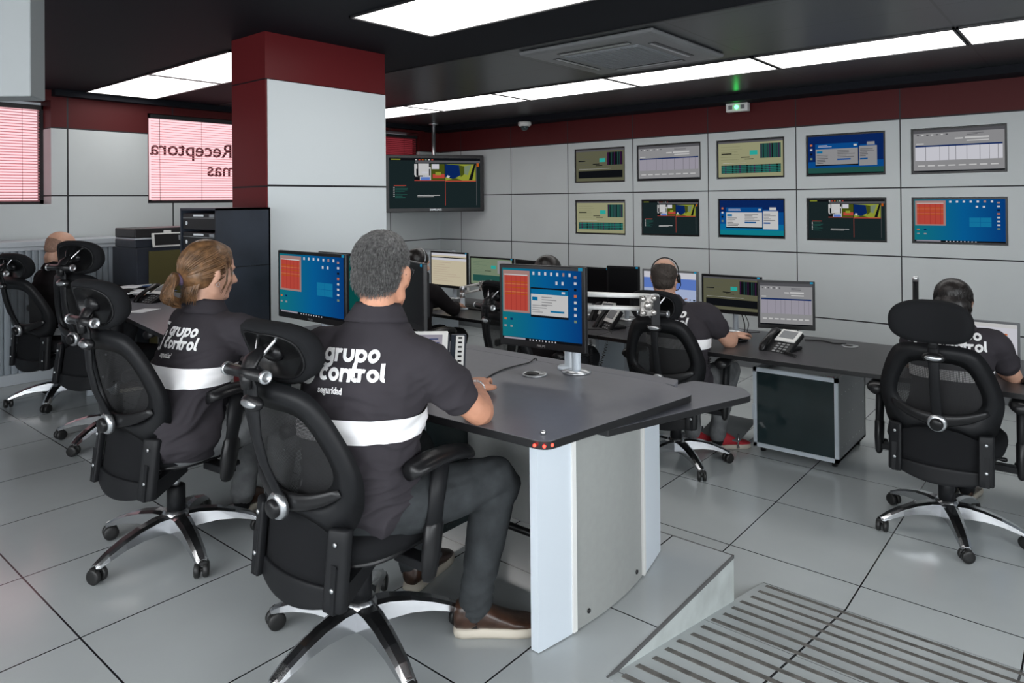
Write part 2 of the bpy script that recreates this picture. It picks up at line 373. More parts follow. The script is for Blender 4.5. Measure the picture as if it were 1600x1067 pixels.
# windows: bright backlit pane, thin metal frame, lettering on the glass, blind
M['pane'] = emis('daylight_on_film', (1, .60, .64), 1.25)
M['pane_dim'] = emis('shaded_daylight_film', (.42, .05, .07), .5)
def slatmat(name, c, tr):
    m = bpy.data.materials.new(name); m.use_nodes = True; nt = m.node_tree; b = nt.nodes['Principled BSDF']
    b.inputs['Base Color'].default_value = (*c, 1); b.inputs['Roughness'].default_value = .5
    t = node(nt, 'ShaderNodeBsdfTranslucent'); t.inputs[0].default_value = (*c, 1)
    x = node(nt, 'ShaderNodeMixShader'); x.inputs[0].default_value = tr
    nt.links.new(b.outputs[0], x.inputs[1]); nt.links.new(t.outputs[0], x.inputs[2]); nt.links.new(x.outputs[0], nt.nodes['Material Output'].inputs[0]); return m
M['slat'] = slatmat('pale_pink_slat', (.80, .45, .48), .55); M['slat_r'] = slatmat('red_slat', (.45, .07, .09), .3)
M['letters'] = mat('dark_red_lettering', (.10, .02, .03), .5)
def window(n, x0, x1, z0, z1, y, pane, slat, pitch, tilt, label, text=None, depth=.24):
    fr = MB()
    for b in ((x0, x1, z0, z0+.035), (x0, x1, z1-.035, z1), (x0, x0+.035, z0, z1), (x1-.035, x1, z0, z1)): fr.box(b[0], b[1], y+.01, y+.05, b[2], b[3])
    f = struct(fr.build('window_%d' % n, M['frame_dk'])); f['label'] = label
    g = MB().box(x0+.01, x1-.01, y+.052, y+.06, z0+.01, z1-.01).build('window_pane', pane, f)
    bl = MB(); z = z0+.03
    while z < z1-.05:
        c, s_ = cos(tilt)*.0115, sin(tilt)*.0115
        a = [(x0+.04, y-.025-c, z-s_), (x1-.04, y-.025-c, z-s_), (x1-.04, y-.025, z+.0015), (x0+.04, y-.025, z+.0015), (x1-.04, y-.025+c, z+s_), (x0+.04, y-.025+c, z+s_)]
        bl.add(a, [(0, 1, 2, 3), (3, 2, 4, 5)]); z += pitch
    bl.cur = 1
    bl.box(x0+.03, x1-.03, y-.045, y-.005, z1-.045, z1-.005); bl.box(x0+.04, x1-.04, y-.037, y-.013, z0+.008, z0+.02)
    x = x0+.12
    while x < x1: bl.box(x-.0015, x+.0015, y-.039, y-.037, z0+.02, z1-.04); x += .42
    bl.build('blind', [slat, M['frame_dk']], f)
    if text:
        t = MB()
        for s_, xr, zb, sz in text: text_into(t, s_, sz, (xr, y+.045, zb), (1, 0, 0), (0, 0, 1), .004)
        t.build('window_lettering', M['letters'], f)
    return f
def mirrored(s_, x0, zb, sz):   # lettering meant to be read from outside: it runs right to left in here
    return s_, x0, zb, sz
def window_text(f, y, rows):
    t = MB()
    for s_, xl, zb, sz in rows:
        me = text_mesh(s_, sz, .003); wd = max(v.co.x for v in me.vertices)
        t.add([V((xl+wd-v.co.x, y, zb+v.co.y)) for v in me.vertices], [tuple(p.vertices) for p in me.polygons])
    return t.build('window_lettering', M['letters'], f)
window(1, .6, 2.155, 1.685, 2.57, YL+.19, M['pane'], M['slat'], .025, .45, 'leftmost window, its pink backlit blind set back in a deep reveal')
f = window(2, 2.975, 4.7, 1.685, 2.56, YL+.05, M['pane'], M['slat'], .025, .30, 'window beside the pillar with mirrored lettering behind its pink blind')
window_text(f, YL+.096, [('Receptora', 3.035, 2.165, .205), ('de Alarmas', 3.615, 1.965, .205)])
window(3, 5.3, 6.52, 1.685, 2.57, YL+.05, M['pane_dim'], M['slat_r'], .025, .8, 'window behind the hanging television with a closed red blind')
# pillar (red side, white front with red head)
px0, px1, py0, py1 = 2.253, 3.157, 3.78, 4.165
slab('wall_pillar', (px0, px1, py0, py1, PZ, ZC), M['col_red'])
mb = MB(); mb.box(px0+.012, px1-.002, py0-.006, py0, PZ, 2.408); struct(mb.build('trim_7', M['col_white']))
# pale bulkhead hanging close to the camera on the left
bp = MB().prism([(.657, 2.327), (.40, 2.633), (.475, 2.70), (.718, 2.41)], 1.985, 2.689).build('trim_8', M['pier'], bev=.004); struct(bp)
# ---------------------------------------------------------------- ceiling fittings
def light_panel(x0, x1, y0, y1, label, group, z=ZC):
    t = thing('ceiling_light', label, 'ceiling light', ((x0+x1)/2, (y0+y1)/2, z), 0, group)
    a, b = (x1-x0)/2, (y1-y0)/2; fr = MB()
    for q in ((-a, a, -b, -b+.012), (-a, a, b-.012, b), (-a, -a+.012, -b, b), (a-.012, a, -b, b)): fr.box(*q, -.012, -.0005)
    fr.build('light_frame', M['frame_dk'], t)
    MB().box(-a+.012, a-.012, -b+.012, b-.012, -.006, -.001).build('light_diffuser', M['panel_light'], t)
    return t
ys = [-1.81, -.57, .675, 1.915, 3.155, 4.395, 5.635, 6.9]
names = ['', 'glowing strip panel just past the right edge of the photo', 'white strip panel cut by the right edge of the photo', 'long white strip panel second from the right edge', 'white strip panel directly below the ceiling air unit', 'white strip panel between the air unit and the pillar', 'shortest white strip panel, touching the pillar']
for k in range(7):
    if k == 0: continue
    lab = names[k]
    light_panel(4.945, 5.545, ys[k]+.005, ys[k+1]-.005 if k < 6 else 6.9, lab, 'light strip before the screen wall')
light_panel(2.375, 2.985, 5.68, 6.96, 'white glowing ceiling panel nearest the window wall, far left', 'light panels over the platform desks')
light_panel(2.375, 2.985, 4.42, 5.67, 'white glowing ceiling panel just left of the red and white pillar', 'light panels over the platform desks')
light_panel(2.375, 2.985, 1.92, 3.14, 'large glowing ceiling panel at the top edge, right of the pillar', 'light panels over the platform desks')
light_panel(2.375, 2.985, .66, 1.90, 'glowing ceiling panel above the nearest desk, just past the top edge', 'light panels over the platform desks')
for k, (a, b) in enumerate(((-1.9, -.7), (-.4, .8), (1.1, 2.3), (2.9, 4.1))):     # unseen row added behind the camera to light the backs
    light_panel(-.95, -.35, a, b, 'glowing ceiling panel of the row behind the photographer', 'light panels behind the photographer')
# air conditioning cassette
t = thing('air_conditioning_cassette', 'grey square ceiling air conditioning cassette beside the light strip', 'air conditioner', (4.205, 2.525, ZC))
mb = MB(); h = .50
mb.rings([[V((x*q, y*q, z)) for x, y in ((-h, -h), (h, -h), (h, h), (-h, h))] for q, z in ((1., -.001), (1.02, -.012), (1.0, -.028), (.93, -.034))], smooth=False)
mb.build('cassette_cover', M['ac'], t, bev=.006)
mb = MB()
for i in range(13): mb.box(-.27, .27, -.27+i*.0425, -.27+i*.0425+.03, -.044, -.034)
mb.box(-.285, .285, -.285, .285, -.040, -.033); mb.build('intake_grille', M['ac_g'], t)
for a in range(4):
    mb = MB(); mt = Matrix.Rotation(a*pi/2, 4, 'Z'); mb.box(-.27, .27, .345, .395, -.037, -.030, mt); mb.build('air_slot', M['black'], t)
    mb = MB(); mb.box(-.265, .265, .352, .372, -.041, -.036, mt); mb.build('louvre', M['silver'], t)
# dome camera, emergency light
t = thing('dome_camera', 'small white dome security camera below the ceiling edge', 'security camera', (6.6, 5.33, 2.624))
MB().lathe([(.070, 0), (.080, -.01), (.080, -.04), (.06, -.055)]).build('camera_housing', M['white'], t)
MB().lathe([(.052, -.055), (.050, -.075), (.034, -.098), (.001, -.108)]).build('dome', M['glass_dk'], t)
t = thing('emergency_light', 'white emergency light box with a glowing green lamp above the screens', 'emergency light', (6.80, 2.775, 2.624))
MB().box(-.035, .035, -.11, .11, -.085, -.001).build('housing', M['white'], t, bev=.006)
for y in (-.062, .062): MB().box(-.039, -.034, y-.02, y+.02, -.062, -.022).build('lens', M['ac'], t, bev=.002)
MB().ball((-.038, 0, -.042), (.008, .019, .019)).build('green_lamp', M['green_led'], t)
# thin suspension edge under the ceiling tiles
# ================================================================ SCREENS
SC = {'navy': (.004, .022, .12), 'blue': (.004, .075, .28), 'blue2': (.004, .16, .36), 'teal': (.006, .22, .28), 'dteal': (.003, .075, .07), 'logo': (.008, .20, .40), 'redd': (.40, .045, .035), 'red': (.52, .07, .05), 'redl': (.60, .17, .06), 'pinkg': (.40, .24, .22), 'w': (.62, .62, .62),
      'g': (.30, .30, .31), 'gd': (.10, .10, .11), 'k': (.006, .007, .009), 'dk': (.012, .022, .024), 'beige': (.34, .34, .20), 'beiged': (.12, .12, .075), 'cyan': (.03, .42, .36), 'greenk': (.02, .09, .075),
      'purp': (.05, .01, .06), 'yel': (.30, .34, .04), 'olive': (.07, .09, .01), 'cream': (.62, .55, .40), 'greenm': (.20, .26, .17), 'sky': (.12, .22, .60), 'skyl': (.42, .50, .72), 'town': (.18, .19, .18),
      'orange': (.50, .10, .01), 'lav': (.36, .34, .40), 'pale': (.66, .66, .72), 'dg': (.02, .05, .05), 'off': (.0015, .0015, .002)}
SCM = {}
def scm(k):
    if k not in SCM: SCM[k] = emis('screen_'+k, SC[k], .78)
    return SCM[k]
def lines(R, x0, y0, x1, y1, n, c, rnd, h=.35):
    for i in range(n):
        y = y1-(y1-y0)*(i+.5)/n; a = x0+rnd.random()*.02*(x1-x0)
        R.append((a, y-h*(y1-y0)/n/2, a+(x1-a)*(.35+.6*rnd.random()), y+h*(y1-y0)/n/2, c))
def content(kind):
    r = random.Random(hash(kind) % 1000 if False else len(kind)*7+3); R = []
    if kind in ('desk', 'desk_dialog'):
        R.append((0, 0, 1, 1, 'wallpaper'))
        R.append((0, 0, 1, .035, 'k')); R.append((.02, .005, .3, .03, 'lav'))
        R.append((.01, .38, .36, .97, 'pinkg')); R.append((.03, .41, .335, .90, 'red'))
        for i, y in enumerate((.80, .77, .72, .66, .63)): R.append((.03, y, .335, y+.012, 'redl' if i % 2 else 'orange'))
        for i in range(5): R.append((.06+.06*i, .41, .066+.06*i, .9, 'redd'))
        R.append((.03, .9, .335, .915, 'w'))
        for i in range(7): R.append((.40+.075*i, .92, .425+.075*i, .965, 'pale' if i != 5 else 'pinkg'))
        for i in range(2): R.append((.69+.075*i, .80, .715+.075*i, .845, 'pale'))
        for i in range(8): R.append((.915, .90-.085*i, .945, .935-.085*i, ('pinkg', 'pale', 'k', 'redl', 'w', 'w', 'pale', 'greenm')[i]))
        for i in range(2): R += [(.03+.08*i, .27, .06+.08*i, .30, 'redl' if i == 0 else 'navy'), (.03+.08*i, .17, .06+.08*i, .20, 'g')]
        for i in range(9): R.append((.36+.04*i, .008, .375+.04*i, .026, 'pale'))
        if kind == 'desk':
            for i in range(2):
                for j in range(2): R.append((.62+.12*i, .36+.11*j, .735+.12*i, .465+.11*j, 'logo'))
        else:
            R += [(.38, .34, .85, .75, 'k'), (.385, .66, .845, .73, 'blue2'), (.385, .37, .845, .66, 'w'), (.40, .57, .47, .62, 'blue2'), (.63, .42, .80, .445, 'blue2'), (.385, .34, .845, .37, 'k'), (.77, .68, .81, .71, 'pale')]
            lines(R, .52, .50, .72, .64, 4, 'g', r); lines(R, .40, .40, .6, .52, 4, 'g', r)
    elif kind == 'dialog' or kind == 'dialog_dim':
        d = kind == 'dialog_dim'; W = 'g' if d else 'w'
        for i in range(6): R.append((0, i/6, 1, (i+1)/6, ('teal', 'blue2', 'blue', 'blue', 'navy', 'navy')[i] if not d else ('greenk', 'blue', 'navy', 'navy', 'navy', 'navy')[i]))
        R += [(.10, .22, .68, .80, 'k'), (.10, .66, .68, .80, 'blue'), (.105, .25, .675, .66, W), (.12, .55, .20, .61, 'blue2'), (.40, .36, .58, .40, 'blue'), (.69, .20, .92, .70, W), (.70, .70, .90, .74, 'blue'), (.79, .72, .89, .80, W), (.62, .71, .66, .76, 'w'), (.70, .35, .80, .39, 'blue')]
        lines(R, .12, .27, .36, .52, 6, 'gd', r); lines(R, .40, .42, .66, .62, 5, 'gd', r); lines(R, .70, .42, .9, .64, 5, 'gd', r)
        lines(R, .14, .70, .4, .77, 2, 'pale', r); R.append((0, 0, 1, .03, 'k'))
        for i, c in enumerate(('redl', 'pale', 'k', 'greenm')): R.append((.03, .75-.12*i, .06, .80-.12*i, c))
    elif kind in ('map', 'map_dim', 'map_dark'):
        bg = 'beige' if kind == 'map' else ('beiged' if kind == 'map_dark' else 'beige')
        R += [(0, 0, 1, 1, bg), (0, .95, 1, 1, 'gd')]
        lines(R, .04, .45, .40, .88, 6, 'beiged' if bg == 'beige' else 'gd', r, .06); lines(R, .05, .62, .24, .68, 1, 'k', r, .5)
        R += [(.50, .60, .62, .72, 'cyan'), (.36, .53, .50, .555, 'k'), (.42, .48, .56, .50, 'k')]
        c = 'greenk'; R.append((.66, .50, .97, .90, 'k' if kind == 'map_dark' else c))
        for i in range(9): R.append((.67+.033*i, .50, .685+.033*i, .90, ('purp', 'k', 'greenk', 'cyan' if kind == 'map' else 'purp')[i % 4] if i % 4 != 3 else 'dg'))
        R.append((.05, .10, .97, .33, 'k' if kind == 'map_dark' else c))
        if kind != 'map_dark':
            for i in range(16): R.append((.05+.057*i, .10, .072+.057*i, .33, ('dg', 'purp', 'greenk', 'k')[i % 4]))
            for j in range(4): R.append((.05, .13+.05*j, .97, .135+.05*j, 'cyan'))
        lines(R, .06, .36, .95, .42, 1, 'w', r, .1)
    elif kind in ('table', 'table_dark'):
        R += [(0, 0, 1, 1, 'g'), (0, .93, 1, 1, 'gd'), (.02, .27, .98, .60, 'lav' if kind == 'table_dark' else 'pale'), (.02, .60, .98, .635, 'navy'), (.47, .76, .56, .79, 'w'), (.58, .76, .84, .80, 'w'), (.60, .70, .84, .725, 'w'), (.03, .665, .12, .69, 'w'), (0, 0, 1, .03, 'k')]
        for x in (.14, .30, .40, .48, .60, .74, .84, .93): R.append((x, .27, x+.004, .60, 'gd'))
        for i in range(7): R.append((.04+.055*i, .87, .065+.055*i, .90, 'w' if i % 2 else 'gd'))
        for i in range(8): R.append((.05+.115*i, .13, .13+.115*i, .16, 'w'))
        lines(R, .6, .84, .9, .9, 2, 'gd', r)
    elif kind == 'cctv':
        R += [(0, 0, 1, 1, 'dk'), (0, .95, 1, 1, 'k'), (.28, .90, 1, .95, 'gd')]
        R += [(.27, .56, .45, .88, 'w'), (.27, .56, .33, .66, 'k'), (.30, .70, .37, .78, 'dk'), (.34, .56, .44, .62, 'sky'), (.38, .68, .44, .76, 'k'), (.33, .80, .43, .84, 'yel'), (.45, .56, .60, .88, 'olive'), (.46, .78, .54, .88, 'pale'), (.47, .60, .60, .68, 'red'), (.50, .66, .56, .72, 'yel'),
              (.61, .55, .95, .88, 'yel'), ('P', [(.61, .88), (.76, .86), (.78, .66), (.70, .58), (.61, .62)], 'navy'), ('P', [(.61, .55), (.72, .60), (.80, .55)], 'olive'), ('P', [(.76, .86), (.82, .84), (.82, .68), (.78, .62)], 'olive'), ('P', [(.82, .84), (.90, .87), (.86, .66), (.82, .68)], 'greenm'), ('P', [(.93, .88), (.95, .88), (.91, .56), (.87, .56)], 'k'), ('P', [(.63, .66), (.66, .64), (.65, .60), (.62, .61)], 'w'), (.61, .53, .95, .55, 'red'), (.27, .545, .60, .56, 'red'), (.605, .05, .61, .55, 'red'), (.955, .05, .96, .85, 'gd'), (.96, .83, .985, .90, 'orange')]
        for i in range(18): R.append((.275+r.random()*.16, .60+r.random()*.26, .285+r.random()*.17, .62+r.random()*.27, r.choice(['k', 'w', 'pale', 'greenm'])))
        lines(R, .06, .20, .22, .44, 8, 'greenk', r, .4); R += [(.05, .445, .18, .46, 'red')]
        for i in range(6): R.append((.045, .23+.035*i, .055, .25+.035*i, 'w'))
        lines(R, .30, .215, .56, .27, 2, 'w', r, .5); R += [(.02, .96, .12, .98, 'yel')]
        for i in range(6): R.append((.28+.035*i, .955, .30+.035*i, .975, ('w', 'red', 'orange', 'greenm')[i % 4]))
    elif kind == 'white':
        R += [(0, 0, 1, 1, 'cream'), (0, .93, 1, 1, 'pale'), (0, .85, 1, .88, 'k'), (0, .78, 1, .85, 'pale')]; lines(R, .05, .1, .9, .74, 9, 'pinkg', r, .08)
    elif kind == 'greenmap':
        R += [(0, 0, 1, 1, 'greenm'), (.50, .62, .62, .75, 'cyan'), (.35, .52, .5, .54, 'k'), (.66, .45, .98, .95, 'g'), (.05, .1, .97, .36, 'greenk')]; lines(R, .05, .4, .5, .9, 8, 'greenk', r, .07)
    elif kind == 'sky':
        R += [(0, .35, 1, 1, 'skyl'), (0, .45, 1, .86, 'sky'), (0, .45, 1, .62, 'skyl'), (0, .86, 1, 1, 'pale'), (0, .12, 1, .36, 'town'), (0, 0, 1, .12, 'pale')]
        for i in range(60):
            x = r.random()*.97; y = .14+r.random()*.26; R.append((x, y, x+.02+.03*r.random(), y+.03, r.choice(['w', 'g', 'pinkg', 'gd', 'dk'])))
    elif kind == 'laptop':
        R += [(0, 0, 1, 1, 'pale'), (0, .9, 1, 1, 'w')]; lines(R, .05, .3, .95, .85, 10, 'lav', r, .15)
        for i in range(3): R.append((.80, .70-.14*i, .86, .75-.14*i, 'navy' if i else 'redl'))
    elif kind == 'teal': R += [(0, 0, 1, 1, 'dteal'), (0, 0, 1, .06, 'k')]
    elif kind == 'off': R += [(0, 0, 1, 1, 'off')]
    return R
def display_face(parent, kind, w, h, x, name='screen'):
    """screen image on the -x side of its local frame, image left = +y"""
    mb = MB(); keys = []
    for k, e_ in enumerate(content(kind)):
        q = e_[-1]
        if q not in keys: keys.append(q)
        mb.cur = keys.index(q); xx = x-.00012*k
        if e_[0] == 'P':
            mb.add([(xx, w/2-a*w, -h/2+b*h) for a, b in e_[1]], [tuple(range(len(e_[1])))]); continue
        a, b, c, d = e_[:4]
        mb.quad((xx, w/2-a*w, -h/2+b*h), (xx, w/2-c*w, -h/2+b*h), (xx, w/2-c*w, -h/2+d*h), (xx, w/2-a*w, -h/2+d*h))
    ms = [M[q] if q in ('off', 'wallpaper') else scm(q) for q in keys]
    return mb.build(name, ms, parent)
M['off'] = mat('switched_off_panel', (.004, .004, .005), .3, spec=.25)
M['blue_tag'] = emis('tiny_blue_tag', (.02, .35, .6), .6)
def monitor(kind, c, yaw, w, h, label, cat='monitor', group=None, frame='black', stand=None, py=0., brand=None, tagdot=True, desk=None, d=.035):
    """c = centre of the front; yaw 0 = screen looks towards -x"""
    t = thing('monitor' if cat == 'monitor' else cat.replace(' ', '_'), label, cat, c, yaw, group); bz = .016
    MB().box(0, d*.55, -w/2, w/2, -h/2-.012, h/2).build('bezel', M[frame], t, bev=.004)
    MB().box(d*.5, d+.012, -w/2+.05, w/2-.05, -h/2+.04, h/2-.04).build('back_shell', M['blackm'], t, bev=.01)
    display_face(t, kind, w-2*bz, h-2*bz, -.0006)
    if tagdot: MB().box(-.0012, .001, -w/2+.012, -w/2+.030, h/2-.015, h/2-.003).build('corner_sticker', M['blue_tag'], t)
    if brand:
        me = text_mesh(brand, .0125, .0003); wd = max(v.co.x for v in me.vertices); mb = MB()
        mb.add([V((-.0012, wd/2-v.co.x, -h/2-.004+v.co.y-.001)) for v in me.vertices], [tuple(p.vertices) for p in me.polygons]); mb.build('brand_lettering', M['silver'], t)
    if desk is not None:
        zb = desk-c[2] if not isinstance(c, V) else desk-c.z
        mb = MB(); mb.tube([(d+.045, py, zb+.002), (d+.045, py, .02)], .019, 16); mb.build('stand_pole', M['alu'], t)
        MB().box(d+.005, d+.05, py-.04, py+.04, -.04, .04).build('stand_bracket', M['blackm'], t, bev=.004)
        MB().lathe([(.06, zb+.0005), (.06, zb+.008), (.022, zb+.014)], (d+.045, py, 0)).build('stand_foot', M['silver'], t)
    return t
kinds = ['map_dark', 'table_dark', 'map', 'dialog_dim', 'table', 'map', 'cctv', 'dialog', 'cctv', 'desk']
tl = ['dim beige map on the wall screen at the left end of the upper row', 'pale grey table on the second wall screen of the upper row', 'bright beige map with green blocks on the middle wall screen of the upper row', 'dim blue desktop with grey dialog on the fourth wall screen of the upper row', 'grey table on the wall screen at the right end of the upper row',
      'beige map, wall screen at the left end of the lower row', 'small camera pictures on the second wall screen of the lower row', 'blue desktop with white dialog on the middle wall screen of the lower row', 'camera pictures on the fourth wall screen of the lower row', 'blue desktop with red list, wall screen at the right of the lower row']
for (a, b, c, d), k, l in zip(TVS, kinds, tl):
    t = thing('wall_screen', l, 'wall screen', (XR+.012, (a+b)/2, (c+d)/2), 0, 'screens built into the wall')
    MB().box(.003, .05, -(b-a)/2+.004, (b-a)/2-.004, -(d-c)/2+.004, (d-c)/2-.004).build('bezel', M['black'], t)
    display_face(t, k, b-a-.036, d-c-.036, .0026)
# television hanging in the corner
TVc = far(680.5, 286, 9.05); t = thing('hanging_television', 'large flat television hanging from a ceiling pole in the corner', 'television', TVc, RAD(57))
MB().box(0, .05, -.64, .64, -.37, .36).build('bezel', M['black'], t, bev=.008)
display_face(t, 'cctv', 1.18, .64, -.0008)
mb = MB(); me = text_mesh('SAMSUNG', .034, .0); wd = max(v.co.x for v in me.vertices)
mb.add([V((-.001, wd/2-v.co.x, -.352+v.co.y)) for v in me.vertices], [tuple(p.vertices) for p in me.polygons]); mb.build('brand_lettering', M['silver'], t)
MB().tube([(.10, 0, -.1), (.10, 0, ZC-TVc.z-.001)], .024, 14).build('ceiling_pole', M['silver'], t)
MB().box(.045, .12, -.15, .15, -.15, .15).build('wall_bracket', M['blackm'], t)
MB().lathe([(.06, ZC-TVc.z-.02), (.06, ZC-TVc.z-.001)], (.10, 0, 0)).build('pole_flange', M['silver'], t)
# ================================================================ FURNITURE
def rounded(pts, rad, n=5):
    """polygon with rounded corners; rad = one radius per corner"""
    out = []; m = len(pts)
    for i in range(m):
        p = V((*pts[i], 0)); a = V((*pts[i-1], 0)); b = V((*pts[(i+1) % m], 0)); r = rad[i] if hasattr(rad, '__len__') else rad
        if r <= 0: out.append((p.x, p.y)); continue
        u = (a-p).normalized(); v = (b-p).normalized(); ang = u.angle(v); d = min(r/math.tan(ang/2), (a-p).length*.45, (b-p).length*.45)
        s0 = p+u*d; s1 = p+v*d
        for k in range(n+1):
            q = k/n; z = s0*(1-q)**2+p*2*q*(1-q)+s1*q*q; out.append((z.x, z.y))
    return out
ZD = .966            # desktop height on the platform (above the lower floor)
# ---- nearest platform desk
t = thing('workstation_desk', 'nearest dark desk with a pale curved end panel on the platform', 'desk', (2.05, 1.4, PZ))
o_ = V((2.05, 1.4, PZ))
def lp(pts): return [(x-o_.x, y-o_.y) for x, y in pts]
top = rounded([(1.648, 1.262), (2.40, 1.150), (2.47, 1.31), (2.47, 3.52), (1.66, 3.52), (1.628, 1.7)], [.05, .06, .04, .02, .02, .2])
mb = MB(); mb.prism(lp(top), ZD-PZ-.026, ZD-PZ, side=1); mb.build('desktop', [M['desk'], M['deskedge']], t, bev=.002)
mb = MB(); sh = rounded([(1.95, 1.24), (2.63, 1.03), (2.72, 1.10), (2.70, 1.30), (2.30, 1.40), (1.95, 1.4)], [.01, .05, .05, .03, .02, .01])
mb.prism(lp(sh), ZD-PZ-.058, ZD-PZ-.034, side=1); mb.build('lower_shelf_top', [M['desk'], M['deskedge']], t, bev=.002)
# fixed rear rail behind the slot
mb = MB(); mb.prism(lp([(2.476, 1.27), (2.56, 1.30), (2.56, 3.52), (2.476, 3.52)]), ZD-PZ-.026, ZD-PZ-.002); mb.build('rear_rail_top', M['desk'], t, bev=.003)
# end panel: curved grey panel with aluminium posts
def curve_end(x): q = (x-1.757)/(2.60-1.757); return 1.385-.055*sin(pi*min(max(q, 0), 1))*1.0+.02*q
def end_piece(name, x0, x1, m, z0, z1, th=.02, n=8, off=0.):
    r = []
    for i in range(n+1):
        x = x0+(x1-x0)*i/n; y = curve_end(x)+off
        r.append([V((x-o_.x, y-o_.y, z0)), V((x-o_.x, y+th-o_.y, z0)), V((x-o_.x, y+th-o_.y, z1)), V((x-o_.x, y-o_.y, z1))])
    mb = MB(); mb.rings(r, smooth=False); return mb.build(name, m, t)
end_piece('end_panel', 1.925, 2.36, M['grey_panel'], .004, ZD-PZ-.06)
for a, b in ((1.757, 1.905), (2.385, 2.585)):
    o = end_piece('curved_leg', a, b, M['alu'], .004, ZD-PZ-.036, th=.03, off=-.004); o['label'] = 'pale aluminium curved leg'
for a in (1.905, 2.365):
    o = end_piece('glossy_post', a, a+.018, M['white'], .008, ZD-PZ-.05, th=.03, n=1, off=-.010); o['label'] = 'white glossy strip between leg and panel'
mb = MB()
for x in (1.99, 2.31): mb.lathe([(.008, 0), (.008, .004)], (x-o_.x, curve_end(x)-o_.y, .045), (0, -1, 0), 10)
mb.build('panel_screw', M['black'], t)
mb = MB()
for i, x in enumerate((1.636, 1.647, 1.672)): mb.ball((x-o_.x+.004, [1.30, 1.272, 1.2615][i]-o_.y-.002, ZD-PZ-.013), .005, 10, 6)
mb.build('red_light', M['led'], t)
mb = MB(); mb.lathe([(.008, 0), (.008, .008), (.003, .012)], (1.705-o_.x, 1.315-o_.y, ZD-PZ), n=12); mb.build('corner_stud', M['silver'], t)
o = MB().box(2.20-o_.x, 2.215-o_.x, 1.46-o_.y, 3.50-o_.y, .14, ZD-PZ-.05).build('modesty_panel', M['modesty'], t); o['label'] = 'perforated grey back panel under the desktop'
mb = MB()
for y in [1.5+.09*i for i in range(12)]:
    for z in (.34, .60): mb.lathe([(.004, 0), (.004, .002)], (2.199-o_.x, y-o_.y, z), (-1, 0, 0), 8)
mb.build('panel_fixing', M['silver'], t)
MB().tube([(2.16-o_.x, 1.42-o_.y, .13), (2.16-o_.x, 3.4-o_.y, .13)], .014, 10).build('foot_rail', M['black'], t)
for y in (2.12, 3.46):
    MB().box(1.95-o_.x, 1.99-o_.x, y-.012-o_.y, y+.012-o_.y, .004, ZD-PZ-.028).build('inner_leg', M['alu'], t)
    MB().box(1.96-o_.x, 2.46-o_.x, y-.014-o_.y, y+.010-o_.y, .06, .62).build('inner_panel', M['glass_dk'], t)
def grommet(x, y, z, label, r=.045):
    t = thing('cable_grommet', label, 'cable grommet', (x, y, z), RAD(40), 'cable grommets')
    MB().lathe([(r, .0005), (r, .004), (r*.86, .006), (r*.80, .003)], n=28).build('grommet_ring', M['silver'], t)
    MB().lathe([(r*.6, .0008), (r*.6, .0035)], (r*.1, r*.2, 0), n=20).build('cable_hole', M['black'], t)
grommet(2.266, 1.79, ZD, 'silver cable grommet on the nearest desk beside the mouse cord', .052)
# slot line near the rear edge is the gap between the desktop and the rear rail
# ---- bald man's desk on the platform, further left
t2 = thing('workstation_desk', 'far left dark platform desk littered with papers', 'desk', (2.3, 4.9, PZ)); p_ = V((2.3, 4.9, PZ))
top2 = rounded([(1.66, 3.55), (2.24, 3.55), (2.245, 4.18), (2.56, 4.2), (2.62, 5.88), (2.05, 5.90), (1.90, 5.1)], [.05, .01, .01, .02, .05, .1, .6], 8)
MB().prism([(x-p_.x, y-p_.y) for x, y in top2], ZD-PZ-.026, ZD-PZ, side=1).build('desktop', [M['desk'], M['deskedge']], t2, bev=.002)
for y in (3.62, 5.84): MB().box(-.30, -.08, y-.015-p_.y, y+.015-p_.y, .002, ZD-PZ-.028).build('leg_panel', M['alu'], t2)
MB().box(.22, .24, 4.25-p_.y, 5.85-p_.y, .1, ZD-PZ-.04).build('modesty_panel', M['grey_panel'], t2)
# ---- rack standing on the desk beside the pillar
t = thing('equipment_rack', 'dark navy equipment rack standing on the desk before the pillar', 'equipment rack', (2.0, 3.80, ZD)); hr = 1.652-ZD
ra, rb, rc, rd = -.15, .165, -.21, .20
mb = MB(); mb.box(ra, rb, rc, rc+.012, .002, hr); mb.box(ra, rb, rd-.012, rd, .002, hr); mb.box(ra, rb, rc, rd, hr-.012, hr); mb.box(ra, rb, rc, rd, .002, .014); mb.box(rb-.01, rb, rc, rd, .002, hr)
mb.build('rack_body', M['navy'], t)
MB().box(ra+.001, rb, rc-.0015, rc, .365, .369).build('side_joint', M['black'], t)
for k in range(6):
    z = hr-.118-.104*k
    if z < .02: break
    u = MB().box(ra+.006, rb-.03, rc+.02, rd-.02, z, z+.090).build('recorder_unit', M['black'], t, bev=.003)
    MB().box(ra+.003, ra+.006, rc+.15, rd-.15, z+.072, z+.082).build('paper_label', M['paper'], u)
    MB().box(ra+.002, ra+.0055, rc+.03, rd-.03, z+.062, z+.066).build('drive_slot', M['ac'], u)
    MB().lathe([(.011, 0), (.011, .003)], (ra+.006, rd-.065, z+.035), (-1, 0, 0), 16).build('round_badge', M['paper'], u)
    MB().box(ra+.002, ra+.0055, rc+.03, rc+.08, z+.068, z+.084).build('drive_label', M['ac_g'], u)
